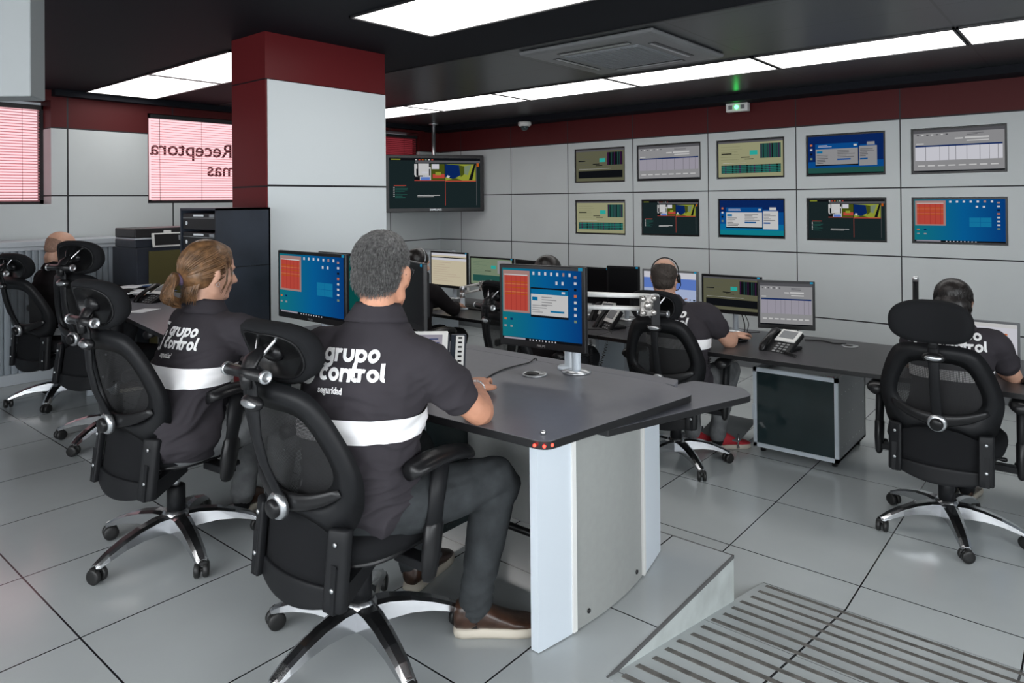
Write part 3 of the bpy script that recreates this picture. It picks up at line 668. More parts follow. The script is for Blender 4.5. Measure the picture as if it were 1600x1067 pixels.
# ---- printer cabinet by the far wall
cb = thing('office_cabinet', 'dark cabinet with olive doors under the printer', 'cabinet', (2.72, 6.12, PZ)); hh = 1.325-PZ
mb = MB(); mb.box(-.33, .50, -.20, .28, .002, hh); mb.build('cabinet_body', M['navy'], cb, bev=.004)
for a, b in ((-.24, .11), (.125, .47)): MB().box(a, b, -.212, -.2005, .05, hh-.03).build('olive_door' if a < 0 else 'grey_door', M['olive'] if a < 0 else M['panel_dk'], cb, bev=.003)
pr = thing('printer', 'dark flat printer on top of the olive cabinet', 'printer', (2.68, 6.12, 1.3265))
MB().box(-.30, .28, -.19, .20, 0, .065).build('printer_base', M['navy'], pr, bev=.006)
MB().box(-.30, .28, -.195, .19, .066, .078).build('pale_trim_line', M['cab_white'], pr)
MB().box(-.30, .28, -.19, .20, .079, .155).build('scanner_lid', M['frame_dk'], pr, bev=.008)
ph = thing('desk_phone_display', 'white framed device with a black screen leaning on the printer', 'display device', (2.635, 5.905, 1.3265), RAD(3))
mt = Matrix.Rotation(RAD(-8), 4, 'X')
MB().box(-.13, .13, -.006, .010, 0, .115, mt).build('white_frame', M['white'], ph, bev=.004)
MB().box(-.112, .112, -.009, -.006, .014, .104, mt).build('black_screen', M['off'], ph)
MB().box(.085, .10, -.0105, -.009, .05, .09, mt).build('side_marks', M['ac_g'], ph)
MB().box(-.03, .03, -.002, .015, .112, .135, mt).build('clip', M['white'], ph)
# ---- tambour cabinet along the window wall
t = thing('tambour_cabinet', 'long light grey cabinet with ribbed sliding doors under the windows', 'cabinet', (1.3, 6.86, PZ))
x0, x1 = -1.3, 1.345; hz = 1.385-PZ
MB().box(x0, x1, -.215, .22, hz-.045, hz).build('top_board', M['cab_white'], t, bev=.004)
mb = MB(); mb.box(x1-.05, x1, -.205, .22, .002, hz-.046); mb.box(x0, x0+.05, -.205, .22, .002, hz-.046); mb.box(x0, x1, -.205, .22, .002, .085); mb.box(x0, x1, -.205, .2, hz-.075, hz-.046); mb.build('carcass', M['cab_white'], t)
mb = MB(); x = x0+.06
while x < x1-.07:
    mb.rings([[V((x+.0235+.0235*cos(a), -.18-.014*sin(a), z)) for a in [pi*i/6 for i in range(7)]] for z in (.086, hz-.076)], smooth=False); x += .048
mb.build('tambour_door', M['tambour'], t)
# ---- second grey storage unit in the far corner
t = thing('tambour_cabinet', 'pale low cabinet top in the far corner under the hanging television', 'cabinet', (5.6, 6.75, 0))
MB().box(-1.0, .95, -.25, .30, .005, 1.0).build('carcass', M['cab_white'], t, bev=.004); MB().box(-1.02, .97, -.27, .30, 1.001, 1.04).build('top_board', M['cab_white'], t, bev=.004)
# ---- long desk in front of the screen wall (two runs)
def rdesk(y0, y1, label, legs, x0=4.12, x1=4.97):
    t = thing('long_desk', label, 'desk', ((x0+x1)/2, (y0+y1)/2, 0)); cx, cy = (x0+x1)/2, (y0+y1)/2
    n = 10; pts = []
    for i in range(n+1): y = y1+(y0-y1)*i/n; pts.append((x0-cx+.03*sin(pi*i/n)*-1, y-cy))
    pts += [(x1-cx, y0-cy), (x1-cx, y1-cy)]
    MB().prism(pts, .714, .74, side=1).build('desktop', [M['deskr'], M['deskedge']], t, bev=.002)
    for y in legs: MB().box(-.18, .34, y-cy-.015, y-cy+.015, .003, .712).build('leg_panel', M['alu'], t)
    return t
rdesk(.60, 2.70, 'long charcoal desk before the screens, run with the beige-screen telephone', (2.62,))
rdesk(2.705, 4.9, 'long charcoal desk run at the far left, behind the monitors', (2.86, 4.8))
rr_ = rdesk(-1.5, .595, 'long charcoal desk run at the right edge of the photo', ())
mb = MB(); mb.rings([[V((-.36+.42*i/8, .585-.05+.10*sin(pi*i/8)-.02, z)) for i in range(9)]+[V((-.36+.42*i/8, .495, z)) for i in range(8, -1, -1)] for z in (.003, .712)], smooth=False); o = mb.build('curved_leg', M['alu'], rr_); o['label'] = 'pale curved leg'
# ---- glass fronted pedestal under the long desk
t = thing('glass_cabinet', 'dark glass fronted cabinet under the long desk on small feet', 'cabinet', (4.62, 1.535, 0)); W = .265
mb = MB(); mb.box(.02, .64, -W, -W+.012, .045, .56); mb.box(.02, .64, W-.012, W, .045, .56); mb.box(.02, .64, -W, W, .045, .06); mb.box(.62, .64, -W, W, .045, .56); mb.build('cabinet_body', M['panel_dk'], t)
MB().box(.02, .62, -W+.013, W-.013, .50, .515).build('top_tray', M['black'], t)
for z in (.22, .40): MB().box(.06, .6, -W+.014, W-.014, z, z+.05).build('equipment_shelf', M['black'], t)
mb = MB()
for b in ((-W, W, .04, .066), (-W, W, .535, .56), (-W, -W+.022, .04, .56), (W-.022, W, .04, .56)): mb.box(-.004, .018, *b)
f = mb.build('glass_door', M['alu'], t); f['label'] = 'pale aluminium framed smoked glass door'
MB().box(.004, .010, -W+.02, W-.02, .06, .54).build('glass_pane', M['glass_dk'], f)
MB().box(-.012, -.004, W-.012, W+.004, .22, .32).build('door_handle', M['alu'], f)
mb = MB()
for i in range(7):
    for z in (.12, .30, .45): mb.lathe([(.004, 0), (.004, .0015)], (.08+.08*i, -W, z), (0, -1, 0), 8)
mb.build('rivet', M['silver'], t)
for x in (.06, .58):
    for y in (-W+.04, W-.04): MB().lathe([(.018, .001), (.018, .045)], (x, y, 0), n=12).build('foot', M['black'], t)
rp = thing('folded_leaflet', 'small red and white leaflet on top of the glass cabinet', 'leaflet', (4.80, 1.36, .5165), .4)
MB().box(-.05, .05, -.035, .035, 0, .002).build('paper_sheet', M['paper'], rp); MB().box(-.03, .03, -.02, .02, .0021, .0028).build('red_print', M['red_shoe'], rp)
# ---- foot rest and desk leg with teal cloth beneath the long desk
t = thing('foot_rest', 'grey metal foot rest under the long desk beside the red shoe', 'foot rest', (4.74, 2.02, 0), 0)
MB().box(-.16, .16, -.14, .14, .09, .10, Matrix.Rotation(RAD(-12), 4, 'Y')).build('foot_plate', M['panel_dk'], t, bev=.003)
for y in (-.13, .13): MB().tube([(-.15, y, .105), (-.17, y, .02), (-.10, y, .008), (.14, y, .008), (.16, y, .05)], .006, 8).build('wire_leg', M['chrome'], t)
t = tag(MB().lathe([(.02, .002), (.09, .05), (.11, .14), (.05, .22), (.01, .25)], (4.42, 2.72, 0), n=9).build('cloth_bag', M['teal'], smooth=False), 'teal bag on the floor beside the pale desk leg', 'bag')
# ================================================================ CHAIRS
def bx_back(y, z): return -.235+1.0*y*y-(.26*(z-.62) if z > .62 else .12*(.62-z))
def curve(pts, n):
    """Catmull-Rom through 2D points"""
    out = []; m = len(pts)
    for i in range(m-1):
        p0, p1, p2, p3 = pts[max(i-1, 0)], pts[i], pts[i+1], pts[min(i+2, m-1)]
        for k in range(n):
            q = k/n
            out.append(tuple(.5*((2*p1[a])+(-p0[a]+p2[a])*q+(2*p0[a]-5*p1[a]+4*p2[a]-p3[a])*q*q+(-p0[a]+3*p1[a]-3*p2[a]+p3[a])*q**3) for a in range(len(p1))))
    out.append(tuple(pts[-1])); return out
def mirror_loop(half): return half+[(-y, z) for y, z in reversed(half[1:-1])]
def band_solid(mb, outer, inner, th, fx=bx_back):
    n = len(outer); rs = []
    for o, i in zip(outer, inner):
        mo = ((o[0]*.5+i[0]*.5), (o[1]*.5+i[1]*.5))
        a, b = fx(*o), fx(*i); mm = fx(*mo)
        rs.append([V((a, *o)), V((mm+th*.5, *mo)), V((b, *i)), V((mm-th*.6, *mo))])
    mb.rings(rs, closed=True)
PROTO = {}
def chair_meshes():
    P = {}
    def keep(key, mb, m, bev=0): o = mb.build(key, m, None, bev); P[key] = o; COL.objects.unlink(o)
    # five star base, one mesh of one casting
    mb = MB()
    for k in range(5):
        a = 2*pi*k/5; d = V((cos(a), sin(a), 0)); s_ = V((-sin(a), cos(a), 0)); rs = []
        for q, wd, zt, zb in ((.03, .042, .150, .080), (.09, .037, .152, .092), (.16, .033, .142, .096), (.23, .030, .122, .088), (.29, .027, .098, .072), (.325, .024, .078, .060), (.337, .016, .072, .062)):
            c = d*q; rs.append([c+s_*wd+V((0, 0, zb)), c+s_*wd*.9+V((0, 0, zt-.008)), c+s_*wd*.45+V((0, 0, zt)), c-s_*wd*.45+V((0, 0, zt)), c-s_*wd*.9+V((0, 0, zt-.008)), c-s_*wd+V((0, 0, zb)), c-s_*wd*.6+V((0, 0, zb+.012)), c+s_*wd*.6+V((0, 0, zb+.012))])
        mb.rings(rs, smooth=False)
    mb.lathe([(.055, .085), (.062, .10), (.06, .14), (.045, .162)], n=24); keep('star_base', mb, M['chrome'], .003)
    mb = MB()
    for y in (-.016, .016): mb.lathe([(.012, -.010), (.026, -.010), (.0295, -.006), (.0295, .006), (.026, .010), (.012, .010)], (0, y, .0305), (0, 1, 0), 20)
    mb.tube([(0, -.02, .0305), (0, .02, .0305)], .008, 10); mb.box(-.012, .014, -.022, .022, .048, .062); mb.tube([(.0, 0, .045), (.0, 0, .075)], .007, 10)
    keep('caster', mb, M['rubber'])
    mb = MB(); mb.lathe([(.036, .150), (.036, .255), (.030, .26)], n=20); keep('gas_sleeve', mb, M['blackm'])
    mb = MB(); mb.lathe([(.016, .24), (.016, .395)], n=16); keep('gas_piston', mb, M['silver'])
    mb = MB(); mb.box(-.11, .11, -.075, .075, .375, .425); mb.box(-.20, -.08, -.10, .10, .375, .405); keep('tilt_mechanism', mb, M['blackm'], .012)
    mb = MB(); mb.tube([(.04, -.06, .395), (.05, -.20, .385), (.05, -.24, .385)], [.006, .006, .012], 8, round_ends=True); keep('tilt_lever', mb, M['black'])
    # seat
    mb = MB(); rs = []; N = 40
    def se(a, ax, ay, p=.62): c, s_ = cos(a), sin(a); return ax*math.copysign(abs(c)**p, c), ay*math.copysign(abs(s_)**p, s_)
    for q, z in ((.86, .432), (.97, .440), (1., .462), (.985, .488), (.92, .505), (.70, .510), (.35, .503), (.04, .500)):
        r = []
        for i in range(N):
            x, y = se(2*pi*i/N, .245*q, .255*q); zz = z-.018*max(0, (x-.14))/.1*1.0+.03*max(0, abs(y)-.12)
            r.append(V((x+.02, y, zz)))
        rs.append(r)
    mb.rings(rs); keep('seat', mb, M['fabric'])
    mb = MB(); rs = []
    for q, z in ((.80, .418), (.9, .420), (.95, .434), (.5, .436)): rs.append([V((se(2*pi*i/N, .245*q, .255*q)[0]+.02, se(2*pi*i/N, .245*q, .255*q)[1], z)) for i in range(N)])
    mb.rings(rs); keep('seat_shell', mb, M['black'])
    # upper back frame: broad plastic ring around the sheer mesh
    oh = curve([(0, .990), (.095, .987), (.160, .968), (.198, .920), (.228, .850), (.252, .765), (.258, .700), (.245, .630), (.220, .560), (.165, .535), (.09, .560), (0, .575)], 4)
    ih = curve([(0, .900), (.065, .898), (.108, .884), (.135, .850), (.156, .805), (.172, .755), (.174, .716), (.158, .682), (.122, .656), (.085, .640), (.045, .632), (0, .630)], 4)
    # two nested loops share the same count, so the ring is one closed solid
    mb = MB(); band_solid(mb, mirror_loop(oh), mirror_loop(ih), .030); keep('backrest_frame', mb, M['blackm'])
    mb = MB(); lo = mirror_loop(ih); n = len(lo); c0 = (0, .77)
    def fxm(y, z): return bx_back(y, z)+.004
    r2 = []
    for q in (1.06, .75, .45, .2, .02): r2.append([(c0[0]+(y-c0[0])*q, c0[1]+(z-c0[1])*q) for y, z in lo])
    mb.rings([[V((fxm(y, z)+.0, y, z)) for y, z in r] for r in r2], cap=False); keep('backrest_mesh', mb, M['weave'])
    # lumbar arc with its own ends
    arc = [(y, .672-.052*(1-(y/.2)**2)) for y in [(-.2+.4*i/20) for i in range(21)]]
    mb = MB(); mb.tube([V((bx_back(y, z)-.020-.016*(1-(y/.2)**2), y, z)) for y, z in arc], [.012+.020*(1-abs(y)/.2)**.6*.9 for y, z in arc], 10, side=(0, 0, 1), flat=.34); keep('lumbar_band', mb, M['black'])
    # lower back panel in fabric with plastic rim, side plates with bolts
    def rect_sheet(mb, y0, y1, z0, z1, th, off, nu=14, nz=5, bow=0.):
        f = []; b = []
        for k in range(nz+1):
            for i in range(nu+1):
                y = y0+(y1-y0)*i/nu; z = z0+(z1-z0)*k/nz-bow*(1-((y-(y0+y1)/2)/((y1-y0)/2))**2)*(1-k/nz)
                x = bx_back(y, z)+off; f.append(V((x+th/2, y, z))); b.append(V((x-th/2, y, z)))
        nn = nu+1; vs = f+b; o = len(f); fs = []
        for k in range(nz):
            for i in range(nu): a = k*nn+i; fs += [(a, a+1, a+nn+1, a+nn), (o+a, o+a+nn, o+a+nn+1, o+a+1)]
        for i in range(nu): fs += [(i, o+i, o+i+1, i+1), (nz*nn+i, nz*nn+i+1, o+nz*nn+i+1, o+nz*nn+i)]
        for k in range(nz): a = k*nn; fs += [(a, a+nn, o+a+nn, o+a), (a+nu, o+a+nu, o+a+nn+nu, a+nn+nu)]
        mb.add(vs, fs, True)
    mb = MB(); rect_sheet(mb, -.175, .175, .385, .60, .012, .012, bow=.02); keep('lower_back_panel', mb, M['fabric'])
    mb = MB(); rect_sheet(mb, -.190, .190, .345, .392, .030, .010, bow=.035); keep('lower_back_rail', mb, M['blackm'], .005)
    for s_ in (-1, 1):
        mb = MB(); rect_sheet(mb, s_*.188-.030, s_*.188+.030, .335, .565, .030, -.012, 4, 6); k = 'side_plate_'+('r' if s_ < 0 else 'l'); keep(k, mb, M['blackm'], .008)
        mb = MB()
        for z in (.400, .525): mb.lathe([(.0075, 0), (.0075, .004), (.004, .006)], (bx_back(.188, z)-.027, s_*.188, z), (-1, 0, 0), 10)
        keep('bolts_'+('r' if s_ < 0 else 'l'), mb, M['silver'])
        mb = MB(); q_ = [(-.262, .335), (-.215, .330), (-.05, .378), (-.05, .425), (-.14, .430), (-.215, .395), (-.248, .47)]; mb.rings([[V((a, s_*(.172+d_)-s_*(.05 if a > -.1 else 0), b)) for a, b in q_] for d_ in (0, .028)], smooth=False); keep('bracket_'+('r' if s_ < 0 else 'l'), mb, M['blackm'])
    # spine, hub, clamp with silver oval
    sp = [(-.262, .600), (-.300, .66), (-.340, .75), (-.362, .84), (-.368, .92), (-.372, .985), (-.385, 1.02)]
    mb = MB(); mb.tube([(x, 0, z) for x, z in sp], [.026, .022, .022, .022, .024, .022, .018], 12, side=(0, 1, 0), flat=.42, round_ends=True); keep('spine', mb, M['blackm'])
    mb = MB(); mb.lathe([(.026, .0), (.040, .0), (.042, .012), (.037, .022), (.028, .024)], (-.285, 0, .612), (-1, 0, -.1), 30); keep('hub_ring', mb, M['silver'])
    mb = MB(); mb.lathe([(.028, .0), (.028, .036), (.020, .042), (.0, .043)], (-.285, 0, .612), (-1, 0, -.1), 24); keep('hub_knob', mb, M['black'])
    mb = MB(); mb.ball((-.372, 0, .935), (.020, .048, .024), 20, 10); keep('clamp', mb, M['black'])
    mb = MB(); mb.ball((-.385, 0, .935), (.011, .036, .013), 20, 10); keep('silver_button', mb, M['silver'])
    # headrest carrier: cross tube with capped ends, yoke, two rods  (origin = tube centre)
    mb = MB(); mb.tube([(0, -.088, 0), (0, .088, 0)], .017, 18); mb.tube([(.0, 0, -.045), (-.004, 0, .0)], [.02, .026], 12, side=(0, 1, 0), flat=.6)
    mb.tube([(0, 0, 0), (.02, 0, .035), (.05, 0, .055)], [.03, .034, .022], 12, side=(0, 1, 0), flat=.45, round_ends=True); keep('headrest_tube', mb, M['black'])
    mb = MB()
    mb.lathe([(.017, .0), (.0195, .0), (.0195, .010), (.014, .012), (.012, .009)], (0, 0, 0), (0, 1, 0), 20)
    keep('tube_cap', mb, M['silver'])
    mb = MB()
    for s_ in (-1, 1): mb.tube([(.045, s_*.018, .045), (.075, s_*.048, .095)], .006, 10, round_ends=True)
    keep('headrest_rod', mb, M['chrome'])
    # headrest cushion (origin = cushion centre, front = +x), hollow back
    mb = MB(); rs = []; N = 44
    def stad(a, q): c, s_ = cos(a), sin(a); return .170*q*math.copysign(abs(c)**.72, c), .100*q*math.copysign(abs(s_)**.80, s_)*(1-.10*(c+1)*0)
    for q, x in ((.02, .030), (.4, .032), (.75, .034), (.93, .026), (1., .006), (.97, -.018), (.86, -.026), (.76, -.020), (.70, .004)):
        r = []
        for i in range(N):
            y, z = stad(2*pi*i/N, q); r.append(V((x+1.2*y*y-.8*z*z*1.0, y, z-.6*y*y*0)))
        rs.append(r)
    mb.rings(rs, cap=True); keep('headrest_cushion', mb, M['fabric'])
    mb = MB(); rs = []
    for q, x in ((.80, -.022), (.77, -.026), (.73, -.018), (.66, -.002), (.3, .004), (.02, .004), (.02, .010), (.72, .008)):
        rs.append([V((x+1.2*stad(2*pi*i/N, q)[0]**2-.8*stad(2*pi*i/N, q)[1]**2, *stad(2*pi*i/N, q))) for i in range(N)])
    mb.rings(rs, cap=True); mb.ball((-.008, 0, 0), (.022, .045, .030), 14, 8); keep('headrest_shell', mb, M['black'])
    # armrest (origin at post foot under the seat)
    mb = MB(); rs = []
    for x, wd, dz in ((-.105, .020, -.012), (-.095, .036, -.006), (-.06, .045, 0), (0, .044, .003), (.07, .041, .0), (.125, .040, -.010), (.155, .036, -.018), (.165, .022, -.022)):
        rs.append([V((x, wd*1.08*cos(a), .024*sin(a)*(1.1 if sin(a) > 0 else .8)+dz)) for a in [2*pi*i/16 for i in range(16)]])
    mb.rings(rs); keep('arm_pad', mb, M['black'])
    mb = MB(); mb.tube([(.035, 0, -.015), (.015, 0, -.12), (-.008, 0, -.24)], [.036, .034, .031], 14, side=(1, 0, 0), flat=.6); keep('arm_post', mb, M['blackm'])
    mb = MB(); mb.tube([(.002, 0, -.20), (-.012, 0, -.28), (-.022, 0, -.345)], [.038, .037, .028], 14, side=(1, 0, 0), flat=.62, round_ends=True); keep('arm_socket', mb, M['black'])
    mb = MB(); mb.box(-.035, .02, -.005, .14, -.335, -.305); mb.lathe([(.012, 0), (.012, .02)], (.03, .02, -.31), (1, 0, 0), 10); keep('arm_bracket', mb, M['blackm'], .004)
    return P
PROTO = chair_meshes()
def inst(key, name, parent, loc=(0, 0, 0), rot=(0, 0, 0), scale=None):
    o = PROTO[key].copy(); o.name = name; COL.objects.link(o); o.parent = parent; o.location = loc; o.rotation_euler = rot
    if scale: o.scale = scale
    return o
def chair(x, y, z, yaw, star, dz, label, rec=0., tilt=-.35, head=.10, flip=False, headx=.0, off=(0, 0), arms=(-1, 1), fwd=.095, armdz=0., hy=0.):
    t = thing('office_chair', label, 'office chair', (x, y, z), yaw, 'black mesh office chairs with headrests')
    o2 = Rz(-yaw) @ V((off[0], off[1], 0)); px_, pz_ = -.15, .45
    def bk_(p): dx, dzz = p[0]-px_, p[2]-pz_; return (px_+dx*cos(rec)+dzz*sin(rec), p[1], pz_-dx*sin(rec)+dzz*cos(rec)+dz)
    inst('star_base', 'star_base', t, o2, rot=(0, 0, star-yaw))
    for k in range(5):
        a = star-yaw+2*pi*k/5; inst('caster', 'caster', t, (.325*cos(a)+o2.x, .325*sin(a)+o2.y, .001), (0, 0, a+.9*k))
    inst('gas_sleeve', 'gas_sleeve', t, o2)
    inst('gas_piston', 'gas_piston', t, (o2.x, o2.y, min(0, dz)))
    for k, n in (('tilt_mechanism', 'tilt_mechanism'), ('tilt_lever', 'tilt_lever'), ('seat', 'seat'), ('seat_shell', 'seat_shell')): inst(k, n, t, (0, 0, dz))
    bk = inst('backrest_frame', 'backrest', t, bk_((0, 0, 0)), (0, rec, 0))
    for k, n in (('backrest_mesh', 'mesh_panel'), ('lumbar_band', 'lumbar_band'), ('lower_back_panel', 'lower_mesh_panel'), ('lower_back_rail', 'lower_rail'), ('side_plate_r', 'side_plate'), ('side_plate_l', 'side_plate'),
                 ('bolts_r', 'bolts'), ('bolts_l', 'bolts'), ('bracket_r', 'back_bracket'), ('bracket_l', 'back_bracket'), ('spine', 'spine'), ('hub_ring', 'silver_hub_ring'), ('hub_knob', 'hub_knob'), ('clamp', 'clamp'), ('silver_button', 'silver_button')):
        inst(k, n, bk)
    hc = inst('headrest_tube', 'headrest_carrier', t, bk_((-.39+headx, 0, 1.025)), (0, rec, 0)); inst('tube_cap', 'silver_end_cap', hc, (0, .088, 0)); inst('tube_cap', 'silver_end_cap', hc, (0, -.088, 0), (0, 0, pi)); inst('headrest_rod', 'chrome_rod', hc)
    hr = inst('headrest_cushion', 'headrest', t, bk_((-.39+headx+fwd, hy, 1.025+head)), (0, tilt, pi if flip else 0)); inst('headrest_shell', 'headrest_shell', hr)
    for s_ in arms:
        a = inst('arm_pad', 'armrest', t, (.04, s_*.308, .708+dz+armdz)); inst('arm_post', 'arm_post', a); inst('arm_socket', 'arm_socket', a); b = inst('arm_bracket', 'arm_bracket', a, scale=(1, 1 if s_ < 0 else -1, 1))
    return t
R_ = RAD
c1 = chair(1.448, 1.894, PZ, R_(3.1), R_(40), -.072, 'black mesh office chair in the foreground, under the grey-haired man', rec=-.015, tilt=-.42, head=.045, off=(-.02, -.045))
c2 = chair(1.390, 3.037, PZ, R_(6.9), R_(45), -.040, 'black mesh office chair under the woman with the ponytail', rec=.009, tilt=-.30, head=.062, fwd=.045, off=(-.035, -.055))
c3 = chair(1.760, 4.666, PZ, R_(21), R_(64), .040, 'empty black mesh office chair behind the ponytailed woman, its headrest raised', rec=.045, tilt=-.15, head=.055, armdz=-.09)
c4 = chair(1.843, 5.853, PZ, R_(13.5), R_(19), -.037, 'black mesh office chair at the far left, under the bald man with glasses', rec=-.063, tilt=-.35, head=.03)
c5 = chair(4.131, 2.115, 0, R_(6.6), R_(18), -.037, 'black mesh office chair under the man with the headset', rec=.051, tilt=-.1, head=.03, hy=.035)
c6 = chair(4.121, .624, 0, R_(1.9), R_(58), .008, 'black mesh office chair at the right, large dark headrest seen from behind', rec=-.026, tilt=.05, head=.085, flip=True, fwd=-.035, armdz=-.035)
c7 = chair(3.72, 2.96, 0, R_(-12), R_(10), -.02, 'black mesh office chair half hidden behind the big blue monitor', tilt=-.2, head=.06)
c8 = chair(3.72, 4.20, 0, R_(0), R_(30), -.02, 'black office chair of the dark-haired person by the far left screens', tilt=-.2, head=.06)
# ================================================================ PEOPLE
def lerp(a, b, q): return a+(b-a)*q
def interp_path(pts, vals, n):
    """smooth path through joints, n steps per span"""
    P_ = [tuple(p)+tuple(v if hasattr(v, '__len__') else (v,)) for p, v in zip(pts, vals)]
    c = curve(P_, n); return [V(q[:3]) for q in c], [q[3] for q in c]
def hand(mb, W, d, up, thumb, curl=.35, s=1., spread=.06):
    """palm with four separate fingers and a thumb leaving its side; W wrist, d towards the fingers, up = back of hand"""
    W = V(W); d = V(d).normalized(); up = V(up); up = (up-d*up.dot(d)).normalized(); t = d.cross(up)
    if t.dot(V(thumb)) < 0: t = -t
    drop = -up
    mb.tube([W-d*.02*s, W+d*.015*s, W+d*.045*s, W+d*.080*s, W+d*.096*s], [.027*s, .030*s, .040*s, .042*s, .036*s], 14, side=t, flat=[.72, .62, .46, .36, .34], round_ends=True)
    for off, L, sp in ((.0305, .074, .10), (.0105, .082, .02), (-.0105, .076, -.05), (-.0300, .060, -.14)):
        b = W+d*(.088-.10*abs(off))*s+t*off*s; dd = (d+t*sp*(1+spread)).normalized(); pts = [b-dd*.012*s]; a = .12; p = b
        for frac in (.46, .30, .26):
            q = (dd*cos(a)+drop*sin(a)).normalized(); pts.append(p.copy()); p = p+q*L*frac*s; a += curl
        pts.append(p); mb.tube(pts, [.0092*s, .0094*s, .0086*s, .0080*s, .0066*s], 10, side=t, flat=.92, round_ends=True)
    b = W+d*.022*s+t*.026*s; d2 = (d*.72+t*.62+drop*.28).normalized(); d3 = (d*.93+t*.16+drop*.30).normalized()
    mb.tube([b-d2*.015*s, b+d2*.018*s, b+d2*.042*s, b+d2*.042*s+d3*.022*s, b+d2*.042*s+d3*.044*s], [.014*s, .0145*s, .0115*s, .0105*s, .0080*s], 10, side=up, flat=.9, round_ends=True)
def fold_noise(amp, seed, lowz, hiz):
    o = V((seed*3.1, seed*1.7, seed*.9))
    def f(p, n_):
        q = 1-min(max((p.z-lowz)/(hiz-lowz), 0), 1)
        w_ = noise.noise(V((p.x*4, p.y*4, p.z*5))+o)
        a = noise.noise(V((p.x*7+w_, p.y*7, p.z*26+3*w_))+o); b = noise.noise(V((p.x*16, p.y*16, p.z*12))+o*2)
        r = 1-abs(a)*2.2
        return amp*((r-.3)*(.25+.95*q)+b*.45)
    return f
def ribbon(mb, pts, w_, closed=False, step=.004):
    """flat stroke of width w_ along a 2D polyline, finely divided"""
    P_ = [V((*p, 0)) for p in pts]; d = [P_[0]]
    for a, b in zip(P_, P_[1:]):
        n = max(1, int((b-a).length/step))
        for k in range(1, n+1): d.append(a.lerp(b, k/n))
    m = len(d); out = []
    for i in range(m):
        if closed: t = d[(i+1) % (m-1)]-d[(i-1) % (m-1)]
        else: t = d[min(i+1, m-1)]-d[max(i-1, 0)]
        t.normalize(); nrm = V((-t.y, t.x, 0)); out.append([(d[i]+nrm*w_*q) for q in (-.5, 0, .5)])
    vs = [p for r in out for p in r]; fs = []
    for i in range(m-1):
        for j in range(2): fs.append((i*3+j, i*3+j+1, i*3+j+4, i*3+j+3))
    mb.add(vs, fs)
def arc2(cx, cy, r, a0, a1, n=14, ry=None): return [(cx+r*cos(RAD(a0+(a1-a0)*i/n)), cy+(ry or r)*sin(RAD(a0+(a1-a0)*i/n))) for i in range(n+1)]
def glyph(mb, ch, x, s_, w_):
    """rounded geometric letter drawn with strokes; s_ = x-height; returns the advance"""
    r = (s_-w_)/2; cx = x+w_/2+r; cy = s_/2; R1 = x+w_/2+2*r
    def R(p, c=False): ribbon(mb, p, w_, c)
    if ch == 'o': R(arc2(cx, cy, r, 0, 360, 24), True); return 2*r+w_*1.22
    if ch == 'c': R(arc2(cx, cy, r, 48, 312, 18)); return 2*r+w_*.62
    if ch == 'g': R(arc2(cx, cy, r, 0, 360, 24), True); R([(R1, s_), (R1, -s_*.10)]+arc2(cx, -s_*.10, r, 0, -150, 12, r*.62)); return 2*r+w_*1.25
    if ch == 'p': R(arc2(cx, cy, r, 0, 360, 24), True); R([(x+w_/2, s_), (x+w_/2, -s_*.42)]); return 2*r+w_*1.22
    if ch == 'r': R([(x+w_/2, 0), (x+w_/2, s_)]); R(arc2(x+w_/2+r*.95, s_-r*.95-w_/2, r*.95, 175, 62, 8)); return r*1.35+w_*.95
    if ch == 'u': R([(x+w_/2, s_)]+arc2(cx, w_/2+r, r, 180, 360, 14)+[(R1, s_)]); return 2*r+w_*1.3
    if ch == 'n': R([(x+w_/2, 0), (x+w_/2, s_)]); R(arc2(cx, s_-w_/2-r, r, 180, 0, 14)+[(R1, 0)]); return 2*r+w_*1.05
    if ch == 't': R([(x+w_/2, s_*1.36), (x+w_/2, w_*.9)]+arc2(x+w_/2+w_*.8, w_*1.25, w_*.8, 200, 290, 5)); R([(x-w_*.9, s_-w_/2), (x+w_*1.7, s_-w_/2)]); return w_*1.75
    if ch == 'l': R([(x+w_/2, s_*1.42), (x+w_/2, w_)]+arc2(x+w_/2+w_*.6, w_*1.1, w_*.6, 200, 280, 4)); return w_*1.6
    return s_*.5
